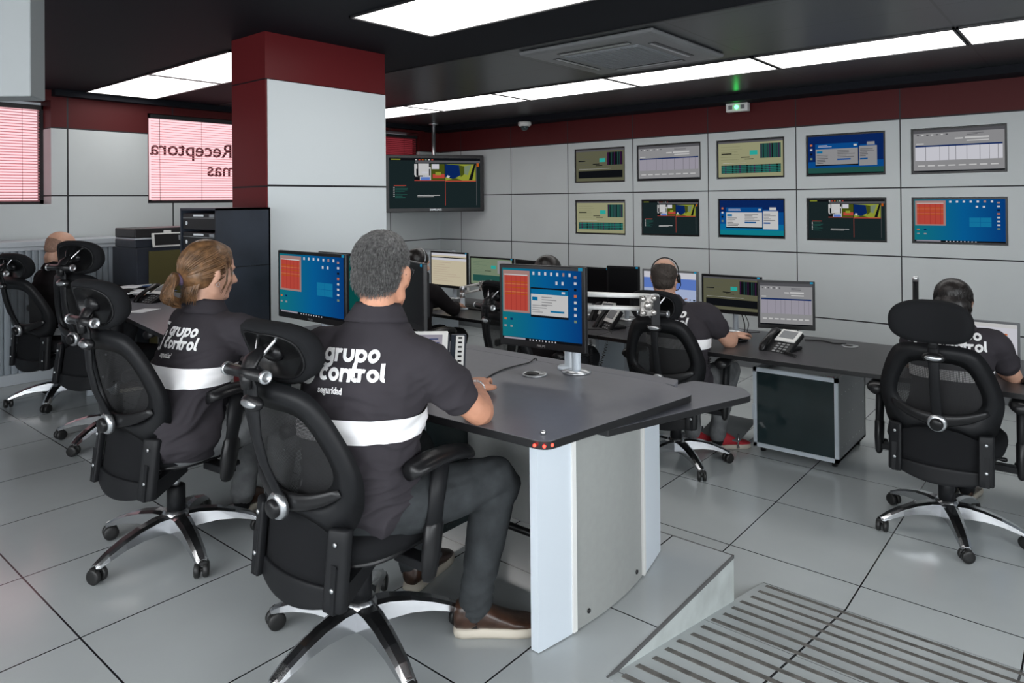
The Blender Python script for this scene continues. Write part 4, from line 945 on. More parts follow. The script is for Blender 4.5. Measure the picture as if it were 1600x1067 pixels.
def shirt_logo(bvh, O, rt, up, fw, parent, s_=.036, sx=1.):
    """the printed lettering, laid onto the back of the shirt"""
    mb = MB(); w_ = s_*.30; y1, y2, y3 = 0, -s_*1.42, -s_*2.28
    x = 0
    for ch in 'grupo': x += glyph(mb, ch, x, s_, w_)
    k = len(mb.v); x = -.004
    for ch in 'control': x += glyph(mb, ch, x, s_, w_)
    for i in range(k, len(mb.v)): mb.v[i].y += y2
    me = text_mesh('seguridad', s_*.70, .0009)
    bm = bmesh.new(); bm.from_mesh(me); bmesh.ops.triangulate(bm, faces=bm.faces[:]); bm.verts.index_update()
    mb.add([V((v.co.x*.86-.004, v.co.y+y3-.004, 0)) for v in bm.verts], [tuple(v.index for v in f.verts) for f in bm.faces]); bm.free()
    # the open bracket mark left of the words
    X0, X1, Y0, Y1, r = -.105*s_/.036, -.026*s_/.036, -s_*1.75, s_*1.05, .022
    pts = [(X1-.018, Y1)]+[(X0+r+r*cos(RAD(a)), Y1-r+r*sin(RAD(a))) for a in (90, 120, 150, 180)]+[(X0+r+r*cos(RAD(a)), Y0+r+r*sin(RAD(a))) for a in (180, 210, 240, 270)]
    pts += [(X1-r+r*cos(RAD(a)), Y0+r+r*sin(RAD(a))) for a in (270, 300, 330, 360)]+[(X1, Y1-.030), (X1-.020, Y1-.030)]
    ribbon(mb, pts, .0135*s_/.036)
    O = V(O); rt = V(rt).normalized(); up = V(up).normalized(); fw = V(fw).normalized(); ok = {}
    vs = []
    for i, p in enumerate(mb.v):
        q = O+rt*p.x*sx+up*p.y-fw*.35; h = bvh.ray_cast(q, fw, .8)
        if h[0] is None: vs.append(None)
        else: vs.append(h[0]-fw*.0022+h[1]*.0012 if h[1].dot(fw) < 0 else h[0]-fw*.003)
    m2 = MB(); idx = {}
    for f in mb.f:
        if any(vs[i] is None for i in f): continue
        for i in f:
            if i not in idx: idx[i] = len(m2.v); m2.v.append(vs[i])
        m2.f.append([idx[i] for i in f]); m2.m.append(0); m2.sm.append(True)
    if m2.f: return m2.build('printed_lettering', M['print'], parent)
def shirt_band(bvh, A, up, fw, parent, h, tilt=0., lim=.26, name='reflective_band', m='band', rows=7, a0=0, a1=360):
    """tape sewn round the shirt: cast from the spine outwards"""
    A = V(A); up = V(up).normalized(); fw = V(fw); fw = (fw-up*fw.dot(up)).normalized(); rt = fw.cross(up); N = 110; mb = MB(); g = []
    for k in range(rows):
        r = []
        for i in range(N):
            a = RAD(a0+(a1-a0)*i/(N-1)); d = fw*cos(a)+rt*sin(a)
            o = A+up*(h*(k/(rows-1)-.5)+tilt*sin(a)*.0)
            q = bvh.ray_cast(o, d, .6); r.append(q[0]+d*.0065 if q[0] is not None and (q[0]-o).length < lim else None)
        g.append(r)
    vs = []; idx = {}
    for k in range(rows):
        for i in range(N):
            if g[k][i] is not None: idx[(k, i)] = len(vs); vs.append(g[k][i])
    fs = []
    for k in range(rows-1):
        for i in range(N-1):
            c_ = [(k, i), (k, i+1), (k+1, i+1), (k+1, i)]
            if all(x in idx for x in c_):
                P_ = [vs[idx[x]] for x in c_]
                if max((P_[0]-P_[1]).length, (P_[3]-P_[2]).length) < .045: fs.append([idx[x] for x in c_])
    mb.add(vs, fs, True); return mb.build(name, M[m], parent)
def head_shapes(mb, c, f, u, s=1., neckto=None, jaw=1.):
    f = V(f).normalized(); u = V(u); u = (u-f*u.dot(f)).normalized(); l = u.cross(f)
    Rm = Matrix((f, l, u)).transposed()
    def pt(x, y, z): return V(c)+(Rm @ V((x, y, z)))*s
    def E(x, y, z, a, b, d, rot=None): mb.ball(pt(x, y, z), (a*s, b*s, d*s), 22, 14, Rm @ rot if rot else Rm)
    E(-.012, 0, .030, .098, .077, .086); E(.020, 0, -.030, .066, .064*jaw, .080); E(.030, 0, -.068, .052, .052*jaw, .048); E(.062, 0, -.098, .026, .028, .020)
    for y in (-1, 1):
        mb.tube([pt(-.012, y*.056*jaw, -.045), pt(.005, y*.054*jaw, -.078), pt(.045, y*.030*jaw, -.100)], [.020*s, .019*s, .016*s], 10, round_ends=True)
        E(.055, y*.036, -.035, .028, .024, .024); E(-.008, y*.079, -.014, .018, .0075, .031, Matrix.Rotation(y*RAD(22), 3, 'Z') @ Matrix.Rotation(RAD(-8), 3, 'Y'))
        E(-.012, y*.084, -.006, .014, .007, .020, Matrix.Rotation(y*RAD(28), 3, 'Z'))
    mb.tube([pt(.080, 0, .010), pt(.092, 0, -.012), pt(.106, 0, -.034)], [.009*s, .0105*s, .013*s], 10, round_ends=True)
    E(.096, 0, -.040, .012, .018, .009); E(.070, 0, .020, .022, .052, .013); E(.080, 0, -.064, .014, .025, .007); E(.077, 0, -.076, .014, .021, .008)
    if neckto is not None:
        nt = V(neckto); mb.tube([pt(-.022, 0, -.035), pt(-.024, 0, -.085), nt.lerp(pt(-.024, 0, -.085), .4), nt], [.058*s, .056*s, .060*s, .078*s], 18, flat=1.0)
    return pt, Rm
def strands(mb, src, n, ln, wd, flow, up=.35, seed=1, keep=None):
    """short tapered hairs rooted on a hair mesh"""
    r = random.Random(seed); vs = src.data.vertices; cnt = 0
    while cnt < n:
        v = vs[r.randrange(len(vs))]
        if keep and not keep(v.co): cnt += 1; continue
        p = v.co+V((r.uniform(-.003, .003), r.uniform(-.003, .003), r.uniform(-.003, .003))); nn = v.normal
        d = (nn*up+flow(p)+V((r.uniform(-.15, .15), r.uniform(-.15, .15), r.uniform(-.15, .15)))); d.normalize()
        L = ln*r.uniform(.6, 1.25); s_ = d.cross(nn); s_ = s_.normalized() if s_.length > 1e-4 else V((1, 0, 0)); w_ = wd*r.uniform(.7, 1.3)
        a = p-nn*.002; m_ = p+d*L*.55+nn*.001; e = p+d*L-nn*.001
        mb.add([a-s_*w_, a+s_*w_, m_+s_*w_*.7, m_-s_*w_*.7, e, a+nn*w_, m_+nn*w_], [(0, 1, 2, 3), (3, 2, 4), (0, 5, 6, 3), (1, 2, 6, 5), (3, 6, 4), (2, 4, 6)], True); cnt += 1
def shoe(parent, heel, toe, z, m, name='shoe', s=1., solem='sole', laces=True):
    heel = V((heel[0], heel[1], z)); toe = V((toe[0], toe[1], z)); d = toe-heel; L = d.length; d.normalize(); t = V((-d.y, d.x, 0)); mb = MB(); rs = []
    for q, w_, h0, h in ((.0, .022, .03, .075), (.03, .034, .022, .105), (.12, .040, .020, .116), (.24, .040, .020, .112), (.36, .040, .020, .098), (.52, .043, .020, .074), (.68, .047, .020, .054), (.82, .047, .020, .047), (.93, .038, .021, .040), (.99, .020, .024, .032)):
        c_ = heel+d*L*q; rs.append([c_+t*w_*s*1.0*math.copysign(abs(cos(a))**.8, cos(a))+V((0, 0, lerp(h0, h, .5+.5*math.copysign(abs(sin(a))**.8, sin(a))))) for a in [2*pi*i/18 for i in range(18)]])
    mb.rings(rs); o = mb.build(name, M[m], parent)
    mb = MB(); rs = []
    out = [(0, .0), (.02, .028), (.10, .037), (.30, .037), (.50, .042), (.70, .050), (.84, .049), (.95, .036), (1.01, .0)]
    loop = [(q, w_) for q, w_ in out]+[(q, -w_) for q, w_ in reversed(out[1:-1])]
    for k, zz in ((1.0, .002), (1.03, .012), (1.0, .028), (.90, .030)): rs.append([heel+d*L*(.5+(q-.5)*k)+t*w_*k*s+V((0, 0, zz)) for q, w_ in loop])
    mb.rings(rs); mb.build('sole', M[solem], o)
    if laces:
        mb = MB()
        for k in range(5):
            q = .34+.055*k; h = lerp(.086, .062, k/4); c_ = heel+d*L*q
            mb.tube([c_+t*.022+V((0, 0, h-.006)), c_+V((0, 0, h+.004)), c_-t*.022+V((0, 0, h-.006))], .0022, 6)
        mb.build('laces', M['black'], o)
    return o
def person(label, J, shirt='shirt', trousers='jeans', skin='skin', w_=1., sleeve=.80, vox=.006, amp=.004, seed=1, hs=1., longs=False, jaw=1., curl=.4, collar=True, band_h=.055, band_z=None, logo=None, logo_s=.036, body_vox=None, hand_up=(0, 0, 1)):
    """J: world joints. One continuous body; clothing, hair and shoes are its parts."""
    root = thing('person', label, 'person', (J['pel'][0], J['pel'][1], J['floor'])); inv = V(root.location)
    j = {k: (V(v)-inv if k not in ('floor', 'fp', 'ft', 'fh', 'pitch') else v) for k, v in J.items()}
    fp = V((cos(RAD(J['fp'])), sin(RAD(J['fp'])), 0)); ft = V((cos(RAD(J['ft'])), sin(RAD(J['ft'])), 0)); fh = V((cos(RAD(J['fh'])), sin(RAD(J['fh'])), -math.tan(RAD(J.get('pitch', 8)))))
    Z = V((0, 0, 1)); rt = lambda f: f.cross(Z)
    pel, wai, che, nec, hd = j['pel'], j['waist'], j['chest'], j['neck'], j['head']
    # torso rings
    def torso(k, up_to=1.):
        rs = []; seq = [(pel+V((0, 0, -.075)), .155, .115, fp), (pel+V((0, 0, -.02)), .195, .145, fp), (pel+V((0, 0, .06)), .192, .148, fp), (pel.lerp(wai, .7), .180, .140, fp), (wai.lerp(che, .3), .180, .132, ft), (wai.lerp(che, .7), .190, .130, ft),
               (che, .197, .125, ft), (che.lerp(nec, .35), .182, .113, ft), (che.lerp(nec, .62), .148, .096, ft), (che.lerp(nec, .84), .100, .078, ft), (nec, .072, .066, ft), (nec+V((0, 0, .02)), .066, .060, ft)]
        for c_, a, b, f in seq: rs.append([c_+rt(f)*a*w_*k*math.copysign(abs(cos(t))**.88, cos(t))+f*b*w_*k*math.copysign(abs(sin(t))**.92, sin(t)) for t in [2*pi*i/28 for i in range(28)]])
        return rs
    sh = MB(); sh.rings(torso(1.))
    for s_ in 'LR':
        S0, E0, W0 = j['sh'+s_], j['el'+s_], j['wr'+s_]; inn = S0.lerp(che.lerp(nec, .45), .55)
        if longs:
            p, r = interp_path([inn, S0, S0.lerp(E0, .5), E0, E0.lerp(W0, .5), W0.lerp(E0, .07)], [.085*w_, .076*w_, .062*w_, .055*w_, .047*w_, .040*w_], 4)
        else:
            p, r = interp_path([inn, S0, S0.lerp(E0, .4), S0.lerp(E0, sleeve)], [.082*w_, .075*w_, .068*w_, .073*w_], 4)
        sh.tube(p, r, 18, round_ends=True)
    so = organic('shirt', sh, M[shirt], root, vox, 5, fold_noise(amp, seed, pel.z, che.z+.08) if amp else None)
    bv = BVHTree.FromPolygons([v.co for v in so.data.vertices], [tuple(p.vertices) for p in so.data.polygons])
    if collar:
        mb = MB(); hf = (hd-nec).normalized(); rs = []
        for q, a, b in ((-.012, .082, .074), (.012, .071, .066), (.034, .064, .060), (.038, .067, .063), (.026, .074, .069), (-.006, .092, .082), (-.020, .098, .088), (-.022, .090, .080)):
            rs.append([nec+hf*q*1.0+rt(ft)*a*w_**.5*cos(t)+ft*b*w_**.5*sin(t)-ft*.006+Z*(-.012*sin(t)) for t in [2*pi*i/30 for i in range(30)]])
        mb.rings(rs, cap=False); mb.build('collar', M[shirt], so)
    # body: one continuous skin surface from head to hands and legs
    b = MB(); b.rings(torso(.80)); pt, Rm = head_shapes(b, hd, fh, V((0, 0, 1))*.98+(hd-nec)*.2, hs, nec-V((0, 0, .03)), jaw)
    for s_, sg in (('L', 1), ('R', -1)):
        S0, E0, W0 = j['sh'+s_], j['el'+s_], j['wr'+s_]
        if 'ha'+s_ in J: hdv = j['ha'+s_]-W0
        else: hdv = W0-E0
        p, r = interp_path([S0.lerp(che, .3), S0, S0.lerp(E0, .5), E0, E0.lerp(W0, .35), E0.lerp(W0, .75), W0], [.06, .058*w_, .046*w_, .041*w_, .044*w_, .033*w_, .027], 4)
        b.tube(p, r, 16, round_ends=True)
        hand(b, W0, hdv, hand_up, rt(ft)*(-sg), curl, 1.)
        H0, K0, A0 = j['hip'+s_], j['kn'+s_], j['an'+s_]
        p, r = interp_path([H0, H0.lerp(K0, .5), K0, K0.lerp(A0, .35), A0, A0-V((0, 0, .05))], [.075, .062, .050, .047, .034, .034], 3); b.tube(p, r, 14, round_ends=True)
    bo = organic('body', b, M[skin], root, body_vox or vox, 3)
    t = MB(); rs = []
    for dz, a, bb in ((-.10, .13, .10), (-.07, .168, .128), (.0, .180, .130), (.075, .160, .115)): rs.append([pel+V((0, 0, dz))+rt(fp)*a*w_*cos(q)+fp*bb*w_*sin(q) for q in [2*pi*i/24 for i in range(24)]])
    t.rings(rs)
    for s_ in 'LR':
        H0, K0, A0 = j['hip'+s_], j['kn'+s_], j['an'+s_]
        p, r = interp_path([H0.lerp(pel, .25), H0.lerp(K0, .25), H0.lerp(K0, .65), K0+(K0-H0).normalized()*.01, K0.lerp(A0, .14), K0.lerp(A0, .45), K0.lerp(A0, .8), A0+V((0, 0, -.015))], [.10*w_, .096*w_, .080*w_, .070*w_, .070*w_, .063*w_, .053*w_, .052*w_], 4); t.tube(p, r, 18, round_ends=True)
    organic('trousers', t, M[trousers], root, vox*1.1, 4, fold_noise(.004, seed+5, pel.z-1, pel.z+1))
    for s_ in 'LR':              # sock between hem and shoe
        A0 = j['an'+s_]; MB().tube([A0+V((0, 0, .02)), A0-V((0, 0, .055))], [.042, .041], 14, round_ends=True).build('sock', M['blackm'], root)
    # eyes
    for y in (-1, 1):
        e = MB().ball(pt(.068, y*.031, -.004), .0125*hs, 12, 8).build('eye', M['eye'], root); MB().ball(pt(.0775, y*.031, -.004), .0052*hs, 8, 6).build('iris', M['iris'], e)
    if band_z is not None:
        A = pel+(che-pel)*((band_z-(J['pel'][2]))/(J['chest'][2]-J['pel'][2])); shirt_band(bv, A, Z, ft, so, band_h, lim=.245*w_)
    if logo: shirt_logo(bv, V(logo)-inv, rt(ft), Z, ft, so, logo_s)
    return root, pt, Rm, so, bv, j, rt(ft), ft
def hair_shell(root, shapes, pt, Rm, m, vox=.005, amp=.0025, freq=60, name='hair', hs=1.):
    mb = MB()
    for x, y, z, a, b, c_ in shapes: mb.ball(pt(x, y, z), (a*hs, b*hs, c_*hs), 22, 14, Rm)
    return organic(name, mb, M[m], root, vox, 4, (lambda p, n_: amp*(noise.noise(p*freq)+.6*noise.noise(p*freq*2.3))) if amp else None)
def glasses(root, pt, s=1.):
    mb = MB()
    for y in (-1, 1):
        mb.tube([pt(.104, y*.033+.020*cos(a), -.004+.015*sin(a)) for a in [2*pi*i/16 for i in range(17)]], .0016, 6)
        mb.tube([pt(.102, y*.055, .002), pt(.05, y*.078, .002), pt(-.005, y*.086, .004), pt(-.022, y*.084, -.012)], .0017, 6)
    mb.tube([pt(.105, -.012, .0), pt(.108, 0, .003), pt(.105, .012, .0)], .0016, 6)
    g = mb.build('glasses', M['frame_dk'], root)
    return g
# ---- the grey-haired man in the foreground
J = dict(floor=PZ, fp=8, ft=26, fh=24, pitch=6, pel=(1.415, 1.825, .735), waist=(1.385, 1.80, .90), chest=(1.385, 1.76, 1.115), neck=(1.418, 1.74, 1.326), head=(1.438, 1.735, 1.462),
         shR=(1.475, 1.602, 1.183), shL=(1.325, 1.915, 1.195), elR=(1.655, 1.535, 1.005), elL=(1.56, 2.05, 1.0), wrR=(1.855, 1.735, 1.003), wrL=(1.78, 2.03, 1.0), haR=(1.95, 1.80, 1.012), haL=(1.88, 2.0, 1.0),
         hipR=(1.415, 1.72, .735), hipL=(1.43, 1.92, .735), knR=(1.79, 1.585, .735), knL=(1.79, 2.0, .755), anR=(1.715, 1.615, .35), anL=(1.78, 1.99, .35))
man, pt, Rm, so, bv, j, r_, f_ = person('grey-haired man in a dark polo shirt seated in the foreground, hand on a mouse', J, 'shirt', 'jeans', 'skin', 1.06, .53, .0065, .013, 1, 1.03, band_h=.072, band_z=1.005, logo=(1.253, 1.80, 1.203), logo_s=.037, body_vox=.0045, curl=.38)
hr = hair_shell(man, [(-.020, 0, .040, .100, .083, .086), (-.048, 0, -.010, .066, .074, .070), (-.010, 0, .075, .075, .065, .050)], pt, Rm, 'hair_g', .005, .0006, 60)
mb = MB(); U_ = V((0, 0, 1)); B_ = -(Rm @ V((1, 0, 0)))
strands(mb, hr, 10000, .021, .0010, lambda p: V((0, 0, -1))*1.3+B_*.6, .22, 3); s2 = mb.build('hair_strands', M['hair_g'], hr)
glasses(man, pt)
# wrist watch and ring
jw, je = j['wrR'], j['elR']; dd = (jw-je).normalized()
mb = MB(); c_ = jw-dd*.012; a_ = dd.orthogonal().normalized(); b_ = dd.cross(a_)
for k in range(18):
    a = 2*pi*k/18; q = c_+(a_*cos(a)+b_*sin(a))*.0315; mt = Matrix.Translation(q) @ Matrix((a_*cos(a)+b_*sin(a), -a_*sin(a)+b_*cos(a), dd)).transposed().to_4x4()
    mb.box(-.002, .0025, -.0048, .0048, -.009, .009, mt)
mb.build('wrist_watch', M['silver'], man, bev=.0008)
shoe(man, V((1.665, 1.665))-V((man.location.x, man.location.y)), V((1.865, 1.455))-V((man.location.x, man.location.y)), 0, 'leather')
shoe(man, V((1.735, 1.965))-V((man.location.x, man.location.y)), V((2.015, 2.045))-V((man.location.x, man.location.y)), 0, 'leather')
# shoulder seam flap
# ---- the woman with the ponytail
J = dict(floor=PZ, fp=6, ft=10, fh=-4, pitch=8, pel=(1.34, 2.92, .74), waist=(1.36, 2.92, .90), chest=(1.43, 2.92, 1.06), neck=(1.465, 2.925, 1.235), head=(1.480, 2.92, 1.39),
         shR=(1.535, 2.735, 1.135), shL=(1.455, 3.085, 1.155), elR=(1.66, 2.66, .98), elL=(1.62, 3.20, .99), wrR=(1.84, 2.80, 1.0), wrL=(1.84, 3.08, 1.0),
         hipR=(1.37, 2.83, .735), hipL=(1.37, 3.02, .735), knR=(1.77, 2.80, .75), knL=(1.77, 3.06, .75), anR=(1.74, 2.86, .35), anL=(1.70, 3.07, .35))
wom, pt, Rm, so, bv, j, r_, f_ = person('woman with a light brown ponytail in a dark printed shirt, seated before the pillar', J, 'shirt', 'jeans_l', 'skin_l', 1.04, .80, .0075, .013, 9, 1.04, band_h=.075, band_z=.985, logo=(1.27, 2.968, 1.135), logo_s=.034, jaw=.96)
def hair_woman(root, pt, Rm, hs):
    sh_ = hair_shell(root, [(-.022, 0, .040, .103, .086, .088), (-.045, 0, -.015, .078, .080, .075), (-.005, 0, .070, .080, .070, .052)], pt, Rm, 'hair_b', .005, .0015, 40, hs=hs)
    tie = (-.118, 0, -.040); r = random.Random(4); mb = MB()
    for k in range(620):
        # start on the hairline / crown, run over the skull to the tie
        a = r.uniform(-2.0, 2.0); e = r.uniform(-.75, 1.45)
        x, y, z = cos(e)*cos(a), cos(e)*sin(a), sin(e)
        if x > .55 and z < .45: continue
        p0 = V((x, y, z)); p1 = V((-1, 0, -.62)).normalized(); pts = []; lift = r.uniform(.0, .005)
        for i in range(9):
            q = i/8; d = (p0*(1-q)+p1*q+V((0, y*.25, .10))*sin(pi*q)*.6); d.normalize()
            rr = V((.103, .087, .090)); c0 = V((-.022, 0, .030-.018*q)); s_ = 1+lift*12+.02*sin(pi*q)+r.uniform(-.006, .006)
            P_ = V((c0.x+d.x*rr.x*s_, c0.y+d.y*rr.y*s_, c0.z+d.z*rr.z*s_)); pts.append(pt(*P_))
        pts[-1] = pt(tie[0]+r.uniform(-.004, .01), r.uniform(-.012, .012), tie[2]+r.uniform(-.012, .012))
        mb.tube(pts, [.0012, .0022, .0026, .0028, .0028, .0026, .0024, .002, .0015], 5)
    mb.build('hair_strands', M['hair_b'], sh_)
    mb = MB()
    for k in range(330):         # loose folded tail hanging from the tie
        a = r.uniform(0, 2*pi); w1 = r.uniform(.020, .052); L = r.uniform(.030, .068)
        pts = [pt(tie[0]+.004, .006*cos(a), tie[2]+.006*sin(a)), pt(tie[0]-.028, w1*.8*cos(a), tie[2]-.012+w1*.7*sin(a)), pt(tie[0]-.042+.012*sin(a), w1*cos(a)*1.1, tie[2]-.04+w1*.6*sin(a)-L*.2), pt(tie[0]-.022+.018*sin(a*2), w1*.9*cos(a), tie[2]-.05-L*.75), pt(tie[0]+.01, w1*.5*cos(a+1), tie[2]-.045-L)]
        c3_ = curve([tuple(p) for p in pts], 3); mb.tube([V(p) for p in c3_], [.0024]*(len(c3_)-3)+[.0018, .0012, .0006], 5)
    mb.build('ponytail', M['hair_b'], sh_)
    mb = MB(); ax = pt(tie[0]-1, 0, tie[2]-.45)-pt(tie[0], 0, tie[2]); ax.normalize(); a_ = ax.orthogonal().normalized(); b_ = ax.cross(a_); c_ = pt(tie[0]-.004, 0, tie[2]-.002)
    mb.tube([c_+(a_*cos(2*pi*i/20)+b_*sin(2*pi*i/20))*(.0175+.002*(i % 2)) for i in range(21)], .0085, 8); mb.build('scrunchie', M['purple'], sh_)
    mb = MB()
    for k in range(150):         # loose hair over the nape
        a = r.uniform(-1.0, 1.0); y = .072*sin(a); x = -.035-.055*cos(a)
        mb.tube([pt(x*.95, y*.95, .0), pt(x, y*1.04, -.045), pt(x-.004+r.uniform(-.006, .006), y*1.02+r.uniform(-.008, .008), -.085), pt(x+r.uniform(-.012, .006), y*.9+r.uniform(-.012, .012), -.105-.035*r.random())], [.0022, .0026, .0020, .0006], 5)
    mb.build('nape_hair', M['hair_b'], sh_)
    mb = MB()
    for k in range(10):          # wisps beside the ear
        y = -.080-.006*r.random(); x = .01+.03*r.random()
        mb.tube([pt(x, y*.9, .045), pt(x+.012, y-.004, .005), pt(x+.012+.01*r.random(), y, -.035), pt(x+.004, y+.01, -.075-.02*r.random())], [.0016, .0018, .0013, .0005], 5)
    mb.build('loose_wisps', M['hair_b'], sh_)
hair_woman(wom, pt, Rm, 1.04)
mb = MB(); mb.tube([pt(-.002+.006*cos(a), -.089, -.050+.008*sin(a)) for a in [2*pi*i/14 for i in range(15)]], .0009, 6); mb.build('earring', M['silver'], wom)
for a, b in (((1.705, 2.93), (1.88, 2.74)), ((1.69, 3.08), (1.93, 3.10))):
    shoe(wom, V(a)-V((wom.location.x, wom.location.y)), V(b)-V((wom.location.x, wom.location.y)), 0, 'leather', s=.95)
# ---- bald man with glasses, far left
J = dict(floor=PZ, fp=20, ft=6, fh=-8, pitch=22, pel=(1.84, 5.90, .72), waist=(1.80, 5.90, .89), chest=(1.79, 5.90, 1.05), neck=(1.815, 5.885, 1.225), head=(1.845, 5.875, 1.362),
         shR=(1.86, 5.72, 1.125), shL=(1.81, 6.08, 1.125), elR=(2.06, 5.60, 1.0), elL=(2.10, 6.10, .985), wrR=(2.255, 5.69, 1.0), wrL=(2.32, 6.02, 1.0), haR=(2.34, 5.735, 1.0), haL=(2.42, 6.0, 1.0),
         hipR=(1.87, 5.77, .72), hipL=(1.87, 5.95, .72), knR=(2.24, 5.74, .74), knL=(2.24, 6.0, .74), anR=(2.20, 5.76, .35), anL=(2.11, 5.96, .35))
p3, pt, Rm, so, bv, j, r_, f_ = person('bald man with glasses in a black sweater leaning over the far left desk', J, 'shirt_k', 'trous_k', 'skin_l', 1.0, .8, .009, .004, 3, 1.0, longs=True, body_vox=.0055)
hair_shell(p3, [(-.018, 0, .020, .0945, .0785, .086), (-.045, 0, -.02, .060, .066, .05)], pt, Rm, 'hair_s', .006, 0)
glasses(p3, pt)
shirt_band(bv, j['pel'].lerp(j['waist'], .30), (0, 0, 1), f_, so, .05, lim=.25, name='pale_shirt_hem', m='paper')
for a, b in (((2.17, 5.76), (2.42, 5.73)), ((2.08, 5.97), (2.32, 5.93))): shoe(p3, V(a)-V((p3.location.x, p3.location.y)), V(b)-V((p3.location.x, p3.location.y)), 0, 'leather', laces=False)
# ---- man with the headset
J = dict(floor=0, fp=-6, ft=2, fh=18, pitch=10, pel=(4.10, 2.06, .50), waist=(4.08, 2.06, .66), chest=(4.10, 2.08, .845), neck=(4.115, 2.135, 1.035), head=(4.115, 2.175, 1.18),
         shR=(4.20, 1.93, .945), shL=(4.10, 2.28, .945), elR=(4.30, 1.83, .775), elL=(4.30, 2.36, .79), wrR=(4.44, 1.855, .785), wrL=(4.50, 2.26, .785), haR=(4.53, 1.84, .79), haL=(4.6, 2.24, .78),
         hipR=(4.14, 1.96, .50), hipL=(4.14, 2.16, .50), knR=(4.52, 1.93, .55), knL=(4.54, 2.20, .55), anR=(4.50, 2.0, .12), anL=(4.46, 2.16, .12))
p6, pt, Rm, so, bv, j, r_, f_ = person('balding man with a headset in a dark shirt seated at the long desk', J, 'shirt', 'jeans_l', 'skin_l', 1.06, .46, .008, .008, 4, 1.0, band_h=.06, band_z=.79, logo=(3.90, 2.165, .945), logo_s=.036, body_vox=.0055)
h_ = hair_shell(p6, [(-.032, 0, .016, .093, .0830, .082), (-.045, 0, -.035, .066, .071, .06)], pt, Rm, 'stub', .006, .001, 80)
mb = MB(); strands(mb, h_, 2500, .009, .0009, lambda p: V((0, 0, -1)), .4, 8); mb.build('hair_strands', M['stub'], h_)
mb = MB(); mb.tube([pt(.0, .088*cos(a)*1.0, .03+.092*sin(a)) for a in [pi*i/16 for i in range(-1, 18)]], .004, 8)
for y in (-1,): mb.lathe([(.001, -.004), (.026, -.004), (.030, .004), (.026, .012), (.001, .014)], pt(.0, y*.086, -.012), pt(0, y, 0)-pt(0, 0, 0), 18)
mb.tube([pt(.0, -.098, -.02), pt(.03, -.098, -.05), (pt(.075, -.075, -.078)), pt(.092, -.045, -.082)], [.003, .0025, .0025, .005], 8, round_ends=True); mb.build('headset', M['black'], p6)
for a, b in (((4.515, 2.02), (4.70, 1.86)), ((4.43, 2.17), (4.65, 2.07))): shoe(p6, V(a)-V((p6.location.x, p6.location.y)), V(b)-V((p6.location.x, p6.location.y)), 0, 'red_shoe', laces=False)
# ---- woman at the right
J = dict(floor=0, fp=0, ft=8, fh=0, pitch=22, pel=(4.12, .62, .55), waist=(4.13, .61, .70), chest=(4.17, .60, .86), neck=(4.215, .585, 1.02), head=(4.27, .605, 1.135),
         shR=(4.235, .43, .945), shL=(4.19, .765, .94), elR=(4.36, .36, .765), elL=(4.34, .82, .78), wrR=(4.56, .46, .78), wrL=(4.56, .72, .78),
         hipR=(4.16, .53, .545), hipL=(4.16, .71, .545), knR=(4.54, .52, .56), knL=(4.54, .70, .56), anR=(4.60, .60, .12), anL=(4.58, .68, .12))
p7, pt, Rm, so, bv, j, r_, f_ = person('dark-haired woman in a printed dark shirt seated at the right', J, 'shirt', 'trous_k', 'skin_l', .94, .56, .008, .006, 5, .96, band_h=.05, band_z=.80, logo=(3.98, .628, .965), logo_s=.036, jaw=.95)
h_ = hair_shell(p7, [(-.022, 0, .034, .104, .090, .086), (-.040, 0, -.030, .080, .086, .085), (-.050, 0, -.070, .056, .072, .055)], pt, Rm, 'hair_k', .006, .001, 50, hs=.96)
mb = MB(); strands(mb, h_, 3500, .035, .0012, lambda p: V((0, 0, -1.6)), .05, 9); mb.build('hair_strands', M['hair_k'], h_)
for a, b in (((4.57, .60), (4.80, .58)), ((4.55, .70), (4.79, .70))): shoe(p7, V(a)-V((p7.location.x, p7.location.y)), V(b)-V((p7.location.x, p7.location.y)), 0, 'leather', s=.85, laces=False)
# ---- two people at the back, mostly hidden by monitors
J = dict(floor=0, fp=0, ft=-6, fh=-10, pitch=10, pel=(3.80, 4.24, .55), waist=(3.80, 4.24, .70), chest=(3.82, 4.24, .86), neck=(3.84, 4.235, 1.03), head=(3.865, 4.23, 1.18),
         shR=(3.87, 4.07, .955), shL=(3.86, 4.41, .955), elR=(4.08, 4.06, .80), elL=(4.10, 4.50, .80), wrR=(4.30, 4.24, .79), wrL=(4.32, 4.46, .79), haR=(4.40, 4.30, .785),
         hipR=(3.84, 4.15, .55), hipL=(3.84, 4.33, .55), knR=(4.22, 4.13, .56), knL=(4.22, 4.34, .56), anR=(4.20, 4.13, .12), anL=(4.20, 4.34, .12))
p4, pt, Rm, so, bv, j, r_, f_ = person('dark-haired person in a black long-sleeved top typing behind the monitors', J, 'shirt_k', 'trous_k', 'skin_l', .96, .8, .010, .004, 6, .97, longs=True, body_vox=.006)
h_ = hair_shell(p4, [(-.020, 0, .036, .102, .086, .088), (-.045, 0, -.020, .072, .080, .075)], pt, Rm, 'hair_k', .006, .001, 50, hs=.97)
mb = MB(); mb.tube([pt(.0, .090*cos(a), .03+.095*sin(a)) for a in [pi*i/16 for i in range(-1, 18)]], .0035, 8); mb.tube([pt(0, -.095, -.02), pt(.03, -.095, -.06), pt(.08, -.06, -.08)], .003, 8); mb.build('headset', M['silver'], p4)
